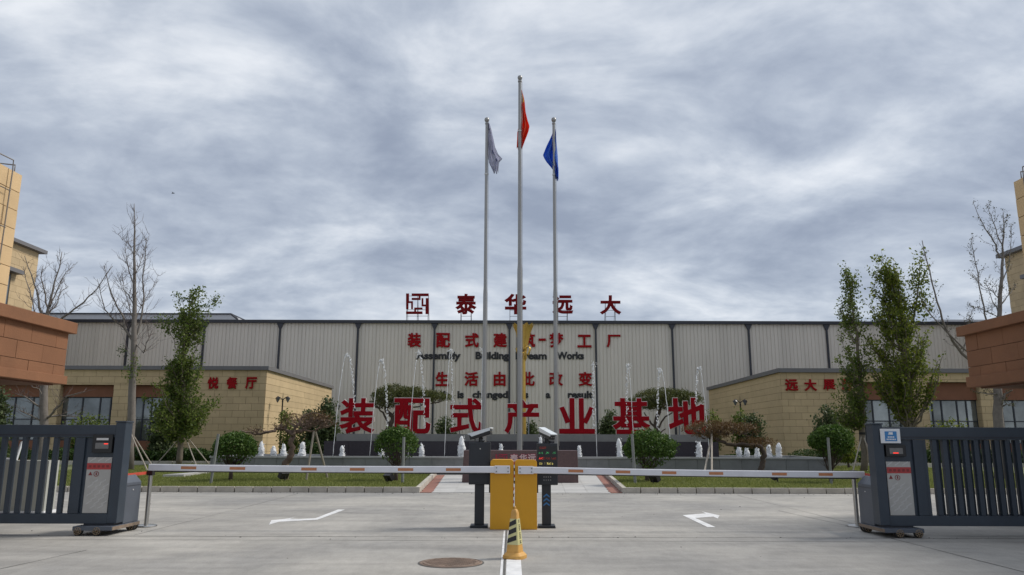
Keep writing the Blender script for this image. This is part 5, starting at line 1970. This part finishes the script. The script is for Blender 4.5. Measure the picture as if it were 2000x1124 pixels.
r = random.Random(5)
mb = MB()
lp = [at(x, y, 33.0) for x, y in ((1766, 690), (1782, 640), (1790, 590), (1795, 545), (1797, 505))]
mb.tube(lp, [.05, .04, .03, .02, .008], 6); mb.build('side_leader', M['bark'], tr3)
for px, py, n_ in ((1797, 508, 70), (1795, 530, 110), (1784, 545, 60), (1805, 545, 90), (1790, 560, 120), (1800, 585, 150), (1786, 600, 160), (1812, 607, 90)):
    tuft(px, py, 33.0, n_, .17, .13, M['lfresh2'], tr3, px + py)
tree_prop((249, 832), 32.5, [(289, 925, -.9), (304, 908, .7), (225, 920, -.6)], 'wooden tripod prop around the tall bare tree')
tree_prop((359, 846), 39.0, [(303, 905, -.3), (385, 905, -.9), (411, 905, .5)], 'wooden tripod prop around the leafy tree by the canteen')
tree_prop((1684, 847), 33.5, [(1664, 913, -.7), (1706, 905, .2), (1712, 915, -.7)], 'wooden tripod prop around the slim leafy tree')


# --- round bushes
def round_bush(px, y_base, box, label, seed, n=7500, loose=0.0):
    b = gr(px, y_base, LAWN_Z); Y = b.y
    r = random.Random(seed)
    x0, y0, x1, y1 = box
    c = at((x0 + x1) / 2, (y0 + y1) / 2, Y)
    rx = (x1 - x0) / 2 * mpp(Y); rz = (y1 - y0) / 2 * mpp(Y)
    t = thing('round_bush', label, 'bush', (b.x, Y, LAWN_Z), 'round clipped bushes on the lawns')
    mb = MB()
    fork = Vector((b.x, Y, LAWN_Z + .28))
    mb.tube([(b.x, Y, LAWN_Z - .05), tuple(fork), tuple(fork + Vector((0, 0, .08)))], [.075, .06, .06], 8)
    for k in range(22):
        a = r.uniform(0, 6.283); el = r.uniform(.25, 1.3)
        e = Vector((c.x + rx * .85 * math.cos(a) * math.cos(el), Y + rx * .85 * math.sin(a) * math.cos(el), c.z - rz * .3 + rz * 1.1 * math.sin(el)))
        pth = bend(fork, e, .08, r)
        mb.tube(pth, [.022 * (1 - .8 * i / 5) for i in range(6)], 5, cap=False)
        twigs(mb, pth, r, 5, .15, .4, .008, sub=1)
    mb.build('stems', M['barkdark'], t, smooth=True)
    C = []
    lob = [(r.uniform(0, 6.28), r.uniform(-1, 1), r.uniform(.92, 1.10)) for _ in range(26)]
    while len(C) < n:
        v = Vector((r.gauss(0, 1), r.gauss(0, 1), r.gauss(0, 1))).normalized()
        if v.z < -.45 and r.random() < .85:
            continue
        if v.z < .15 and r.random() < loose:
            continue
        a, zz = math.atan2(v.y, v.x), v.z
        f = 1.0
        for la, lz, lf in lob:
            dd = (math.cos(a - la) - 1) * -1 + (zz - lz) ** 2
            if dd < .12:
                f = max(f, lf) if lf > 1 else min(f, lf)
        rad = f * (1 - abs(r.gauss(-.03, .12))) * (1 + r.uniform(-.03, .07)) if r.random() < .8 else r.uniform(.55, .95)
        if r.random() < .05 and v.z > -.2:
            rad *= r.uniform(1.05, 1.17)
        C.append((c.x + v.x * rx * rad, Y + v.y * rx * rad, c.z + v.z * rz * rad))
    leaves('crown', C, .075, M['lbush'], t, seed)
    return t


round_bush(450, 941, (420, 847, 497, 906), 'round clipped green bush on the left lawn, leftmost of the four', 91, 6200, .35)
round_bush(773, 941, (735, 837, 813, 900), 'round clipped green bush just left of the paved forecourt', 92, 5000, .62)
round_bush(1264, 941, (1222, 843, 1315, 911), 'large round clipped green bush just right of the paved forecourt', 93)
round_bush(1624, 944, (1587, 833, 1661, 892), 'round clipped green bush by the right gate, rightmost of the four', 94)


# --- trained pines
def pine(label, trunk, pads, Y, seed, barkm, needle, per, nlen, r0, group, limbs=(), foot=None, name='trained_pine', bare=0):
    r = random.Random(seed)
    T = [at(x, y, Y) for x, y in trunk]
    T[0].z = (LAWN_Z if foot is None else foot) - .05
    t = thing(name, label, 'pine tree', (T[0].x, Y, LAWN_Z), group)
    mb = MB()
    f = []
    for i in range(len(T) - 1):
        for k in range(4):
            f.append(T[i].lerp(T[i + 1], k / 4) + Vector((r.gauss(0, .03), r.gauss(0, .04), 0)))
    f.append(T[-1])
    mb.tube(f, [r0 * (1 - .6 * i / len(f)) for i in range(len(f))], 8)
    for px, rr in limbs:
        P = [at(x, y, Y + r.uniform(-.3, .3)) for x, y in px]
        g_ = []
        for i in range(len(P) - 1):
            for k in range(3):
                g_.append(P[i].lerp(P[i + 1], k / 3) + Vector((r.gauss(0, .03), r.gauss(0, .03), r.gauss(0, .02))))
        g_.append(P[-1])
        mb.tube(g_, [rr * (1 - .7 * i / len(g_)) for i in range(len(g_))], 6)
    tw = MB(); C = []
    for (x0, y0, x1, y1, dens) in pads:
        c = at((x0 + x1) / 2, (y0 + y1) / 2, Y)
        rx = (x1 - x0) / 2 * mpp(Y); rz = (y1 - y0) / 2 * mpp(Y)
        ry = min(rx * .8, 1.6)
        for k in range(int(per * dens)):
            a = r.uniform(0, 6.283); u = math.sqrt(r.random())
            top = r.random() < .7
            x_, y_ = rx * u * math.cos(a), ry * u * math.sin(a)
            zz = rz * math.sqrt(max(0, 1 - u * u)) * (r.uniform(.55, 1.05) if top else r.uniform(-.55, .5))
            p = Vector((c.x + x_, Y + y_, c.z + zz))
            s_ = Vector((c.x + x_ * .55, Y + y_ * .55, c.z - rz * .45 + zz * .3))
            if k % (3 if bare else 9) == 0:
                tw.tube(bend(s_, p, .1, r, 3, .06), [.022, .016, .012, .006], 4, cap=False)
            if bare and r.random() < bare:
                continue
            for q in range(9):
                C.append((p.x + r.gauss(0, .085), p.y + r.gauss(0, .085), p.z + r.gauss(0, .055)))
    mb.build('trunk', barkm, t, smooth=True)
    if tw.v:
        tw.build('twigs', barkm, t, kind='stuff')
    leaves('needles', C, nlen, needle, t, seed, aspect=.22, vert=.35)
    return t


pine('trained green pine with a flat umbrella crown behind the first two red characters',
     [(752, 890), (757, 840), (768, 815), (752, 800), (762, 790)],
     [(728, 753, 815, 806, 1.0), (770, 758, 850, 796, .7), (800, 766, 882, 792, .6), (722, 778, 790, 806, .4)], 41.5, 101, M['barkdark'], M['needle'], 420, .15, .17,
     'trained pines', [([(760, 830), (748, 806), (735, 795)], .07), ([(765, 818), (790, 800), (830, 790), (860, 785)], .06), ([(766, 815), (775, 795), (785, 780)], .05)])
pine('trained green pine with a flat umbrella crown behind the two right-hand red characters',
     [(1283, 890), (1284, 850), (1280, 825), (1288, 805), (1292, 795)],
     [(1240, 760, 1350, 806, 1.0), (1280, 764, 1371, 800, .7), (1205, 780, 1290, 804, .7), (1250, 775, 1340, 810, .5)], 41.5, 102, M['barkdark'], M['needle'], 420, .15, .15,
     'trained pines', [([(1283, 840), (1268, 820), (1258, 806)], .07), ([(1283, 845), (1300, 815), (1320, 800)], .06), ([(1284, 850), (1300, 838)], .05), ([(1283, 850), (1262, 832), (1256, 820)], .05)])
pine('dead trained pine with bare brown branches on the left lawn in front of the pool',
     [(557, 941), (557, 915), (556, 905), (572, 888), (571, 860), (569, 845), (590, 842), (605, 828)],
     [(555, 806, 655, 846, .75), (590, 806, 650, 834, .4), (480, 834, 512, 850, .14), (530, 826, 570, 842, .25)], 25.0, 103, M['barkdead'], M['needlebrown'], 240, .10, .13,
     'trained pines', [([(575, 848), (558, 838), (540, 838), (525, 846), (505, 848), (485, 846), (468, 842)], .06), ([(588, 843), (600, 832), (620, 822), (645, 822)], .055), ([(572, 850), (578, 832), (590, 815), (612, 808), (640, 814)], .05), ([(590, 842), (615, 842), (640, 832)], .04), ([(505, 848), (498, 842), (484, 838)], .025), ([(525, 846), (515, 840), (500, 838)], .025)],
     bare=.80)
pine('trained pine with brown dry needles on the right lawn in front of the pool',
     [(1486, 924), (1489, 905), (1493, 885), (1486, 872), (1460, 872), (1420, 868), (1390, 855)],
     [(1338, 824, 1440, 858, 1.0), (1390, 826, 1478, 860, .8), (1440, 856, 1512, 880, .5), (1360, 840, 1420, 864, .4)], 30.2, 104, M['barkdark'], M['needlebrown'], 190, .12, .12,
     'trained pines', [([(1486, 872), (1455, 868), (1430, 870), (1400, 862)], .08), ([(1400, 862), (1380, 850), (1360, 846)], .05)])


def brace(pa_, pb_, Ya, Yb, label):
    a, b = at(pa_[0], pa_[1], Ya), at(pb_[0], pb_[1], Yb)
    b.z = LAWN_Z - .04
    o = MB().tube([b, a], .035, 7).build('prop_pole', M['prop'], None)
    tag(o, label, 'prop pole', 'poles propping the trained pines')


brace((613, 843), (598, 939), 25.0, gr(598, 939, LAWN_Z).y, 'pale leaning prop pole right of the dead pine trunk')
brace((616, 843), (641, 936), 25.2, gr(641, 936, LAWN_Z).y, 'dark leaning prop pole, rightmost under the dead pine')
brace((1388, 860), (1373, 934), 30.0, gr(1373, 934, LAWN_Z).y, 'dark leaning prop pole under the brown-needled pine')
brace((1390, 842), (1390, 935), 30.2, gr(1390, 935, LAWN_Z).y, 'upright prop pole under the brown-needled pine')


# --- shrubs
def shrub(label, px, outline, Y, tips, per, leaf, material, seed, sigma=.16):
    yb = outline[-1][0]
    return leafy_tree(label, [(px, yb + 4), (px, (yb * 2 + outline[0][0]) / 3), (px, outline[0][0] + 3)], Y, .06, outline, tips, per, leaf, material, seed,
                      sigma=sigma, barkm=M['barkdark'], start=.1, cat='shrub', name='shrub', group='shrubs round the pool')


shrub('tall dark green shrub at the left end of the red characters', 642, [(778, 638, 644), (795, 628, 652), (820, 620, 662), (850, 616, 668), (880, 618, 664), (895, 625, 660)], 43.0, 110, 75, .16, M['lshrub'], 201, .2)
shrub('loose pale shrub behind the dead pine by the canteen wall', 560, [(803, 552, 566), (815, 543, 590), (835, 540, 610), (860, 548, 600), (880, 556, 590)], 44.0, 45, 45, .14, M['lfresh'], 202, .18)
shrub('shrub growing left of the tall dark shrub by the canteen wall', 604, [(800, 600, 610), (815, 590, 618), (845, 585, 622), (875, 590, 618), (890, 594, 612)], 43.5, 55, 60, .15, M['lshrub'], 203, .18)
shrub('small round dark shrub low by the canteen side wall', 608, [(862, 600, 617), (872, 595, 620), (885, 597, 618), (893, 602, 612)], 41.0, 40, 60, .10, M['lhedge'], 204, .12)
shrub('low dark shrub behind the third large red character', 868, [(813, 860, 878), (825, 852, 886), (845, 848, 890), (870, 850, 888)], 46.0, 50, 60, .15, M['lshrub'], 205, .2)
shrub('low dark shrub behind the middle flagpole', 1035, [(822, 1030, 1040), (832, 1022, 1050), (850, 1016, 1056), (872, 1018, 1052)], 46.0, 45, 55, .15, M['lshrub'], 206, .2)
shrub('dark shrub between the red characters right of the right flagpole', 1190, [(804, 1184, 1198), (820, 1174, 1208), (845, 1170, 1212), (872, 1172, 1210)], 46.0, 80, 60, .15, M['lshrub'], 207, .2)
shrub('pale shrub just behind the rightmost red character', 1392, [(802, 1384, 1398), (815, 1376, 1404), (840, 1372, 1406), (870, 1376, 1400)], 46.0, 45, 50, .14, M['lfresh'], 208, .2)
shrub('dark leafy shrub in front of the exhibition hall side wall', 1472, [(797, 1466, 1478), (815, 1456, 1486), (840, 1452, 1492), (862, 1456, 1488), (885, 1462, 1482)], 42.5, 60, 60, .15, M['lshrub'], 209, .18)
shrub('pale leafy shrub below the lamp post by the exhibition hall', 1446, [(804, 1434, 1456), (820, 1430, 1462), (850, 1430, 1464), (880, 1436, 1460)], 43.5, 40, 45, .15, M['lfresh'], 210, .18)
shrub('dark leafy shrub behind the rightmost round bush', 1622, [(792, 1604, 1616), (806, 1592, 1636), (825, 1588, 1656), (850, 1590, 1662), (880, 1596, 1655)], 37.5, 100, 60, .15, M['lshrub'], 211, .2)
shrub('low shrub at the foot of the canteen windows behind the left gate', 170, [(812, 150, 190), (822, 128, 212), (845, 126, 216), (875, 130, 212)], 42.5, 70, 55, .15, M['lfresh'], 212, .2)
shrub('dark green tree mass at the far left under the gatehouse canopy', 0, [(752, -30, 6), (775, -40, 12), (800, -40, 8), (850, -40, -4), (890, -36, -8)], 30.0, 60, 60, .14, M['lshrub'], 213, .2)
shrub('dense dark shrub below the leafy tree by the canteen', 318, [(800, 305, 330), (820, 292, 342), (850, 288, 345), (885, 292, 342)], 41.5, 80, 70, .15, M['lshrub'], 214, .2)
shrub('low shrub at the foot of the exhibition hall windows behind the right gate', 1850, [(818, 1835, 1862), (826, 1822, 1885), (850, 1815, 1892), (880, 1820, 1888)], 42.5, 70, 50, .15, M['lfresh2'], 215, .2)
shrub('thin pale shrub between the round bush and the slim leafy tree', 1656, [(840, 1650, 1664), (855, 1644, 1672), (880, 1644, 1672), (900, 1648, 1668)], 36.5, 30, 30, .12, M['lfresh2'], 216, .14)


def hedge(label, x0, x1, Y, depth, h, n, seed, material):
    r = np.random.default_rng(seed)
    t = thing('hedge', label, 'hedge', ((x0 + x1) / 2, Y, LAWN_Z))
    C = np.empty((n, 3))
    C[:, 0] = r.uniform(x0, x1, n)
    C[:, 1] = Y + r.uniform(0, depth, n)
    hh = h * (1 + .12 * np.sin(C[:, 0] * 2.1) + .08 * np.sin(C[:, 0] * 5.3 + 1))
    C[:, 2] = LAWN_Z + hh * r.uniform(0, 1, n) ** .55
    leaves('foliage', C, .13, material, t, seed, vert=.25)
    mb = MB()
    q = random.Random(seed)
    x = x0 + .1
    while x < x1:
        mb.tube([(x, Y + depth / 2, LAWN_Z - .03), (x + q.uniform(-.1, .1), Y + depth / 2 + q.uniform(-.2, .2), LAWN_Z + h * .8)], [.015, .006], 4); x += .35
    mb.build('stems', M['barkdark'], t)


hedge('low clipped hedge along the foot of the canteen', -27.5, at(505, 880, 42).x, 40.6, 1.6, .72, 17000, 301, M['lhedge'])
hedge('low grassy hedge along the foot of the exhibition hall', at(1538, 880, 42).x, 27.5, 40.6, 1.6, .72, 16000, 302, M['lhedge'])
hedge('low planting along the canteen side wall behind the pool', at(500, 880, 42).x, at(632, 880, 42).x, 42.2, 1.2, .50, 5000, 303, M['lbush'])
hedge('low planting along the exhibition hall side wall behind the pool', at(1400, 880, 42).x, at(1535, 880, 42).x, 42.2, 1.2, .50, 5000, 304, M['lbush'])


# --- grass: short blades over both lawns
def grass(x0, x1, y0, y1, n, seed, name, xin=None):
    r = np.random.default_rng(seed)
    X = r.uniform(x0, x1, n); Y = y0 + (y1 - y0) * r.uniform(0, 1, n) ** 1.25
    if xin:
        s, xf, xb = xin
        lim = xf + (xb - xf) * (Y - YK) / (Y_POOL - YK)
        keep = (X < lim - .14) if s < 0 else (X > lim + .14)
        X, Y = X[keep], Y[keep]
    keep = ~((Y > Y_POOL - .1) & (X > PX0 - .1) & (X < PX1 + .1))
    X, Y = X[keep], Y[keep]
    n = len(X)
    patch = .75 + .5 * (np.sin(X * 1.7 + Y * .9) * .5 + .5) * (np.sin(X * .6 - Y * 2.3) * .5 + .5)
    h = r.uniform(.035, .10, n) * patch
    a = r.uniform(0, 6.283, n); w = r.uniform(.008, .016, n) * (Y / 24)
    lx, ly = r.normal(0, .03, n), r.normal(0, .03, n)
    V = np.empty((n, 3, 3))
    V[:, 0] = np.c_[X - w * np.cos(a), Y - w * np.sin(a), np.full(n, LAWN_Z - .01)]
    V[:, 1] = np.c_[X + w * np.cos(a), Y + w * np.sin(a), np.full(n, LAWN_Z - .01)]
    V[:, 2] = np.c_[X + lx, Y + ly, LAWN_Z + h]
    me = bpy.data.meshes.new(name)
    me.vertices.add(3 * n); me.vertices.foreach_set('co', V.ravel())
    me.loops.add(3 * n); me.loops.foreach_set('vertex_index', np.arange(3 * n, dtype=np.int32))
    me.polygons.add(n); me.polygons.foreach_set('loop_start', np.arange(0, 3 * n, 3, dtype=np.int32))
    me.update(calc_edges=True)
    me.materials.append(M['grass'])
    o = bpy.data.objects.new(name, me); COL.objects.link(o); o['kind'] = 'stuff'
    o['label'] = 'short green lawn grass ' + ('left' if x1 < 0 else 'right') + ' of the paved forecourt'
    o['category'] = 'grass'


grass(-18, XL_F + .3, YK + .095, 40, 170000, 401, 'grass', (-1, XL_F, XL_B))
grass(XR_F - .3, 20, YK + .095, 40, 170000, 402, 'grass', (1, XR_F, XR_B))

# --- grit and dry leaf bits on the road, thicker along the kerb
r = random.Random(77)
mb = MB()
for k in range(330):
    if k < 250:
        x, y = r.uniform(-16, 16), YK - abs(r.gauss(0, .28))
    elif k < 300:
        x, y = r.uniform(-14, 14), Yj + r.gauss(0, .05)
    else:
        x, y = r.uniform(-12, 12), r.uniform(7.5, YK)
    s_ = r.uniform(.006, .016)
    a = r.uniform(0, 6.28)
    pts = [(x + s_ * math.cos(a + q), y + s_ * .6 * math.sin(a + q), .001) for q in (0, 1.9, 3.4, 4.9)]
    mb.extr(pts, (0, 0, s_ * .5))
o = mb.build('road_grit', M['joint'], None, kind='stuff')
o['label'] = 'scattered dark grit and dry leaf bits on the road'; o['category'] = 'grit'

# --- a bird far up on the left
bp_ = at(338, 378, 70)
mb = MB()
mb.tube([bp_ + Vector((-.16, 0, 0)), bp_ + Vector((-.05, 0, .01)), bp_ + Vector((.08, 0, .02)), bp_ + Vector((.16, 0, .0))], [.01, .05, .045, .01], 6)
mb.extr([bp_ + Vector((-.04, 0, .02)), bp_ + Vector((.06, 0, .02)), bp_ + Vector((.0, -.28, .08))], (0, 0, .008))
mb.extr([bp_ + Vector((-.04, 0, .02)), bp_ + Vector((.06, 0, .02)), bp_ + Vector((.0, .28, .08))], (0, 0, .008))
tag(mb.build('bird', M['bird'], None), 'tiny dark bird in the sky above the bare tree', 'bird')
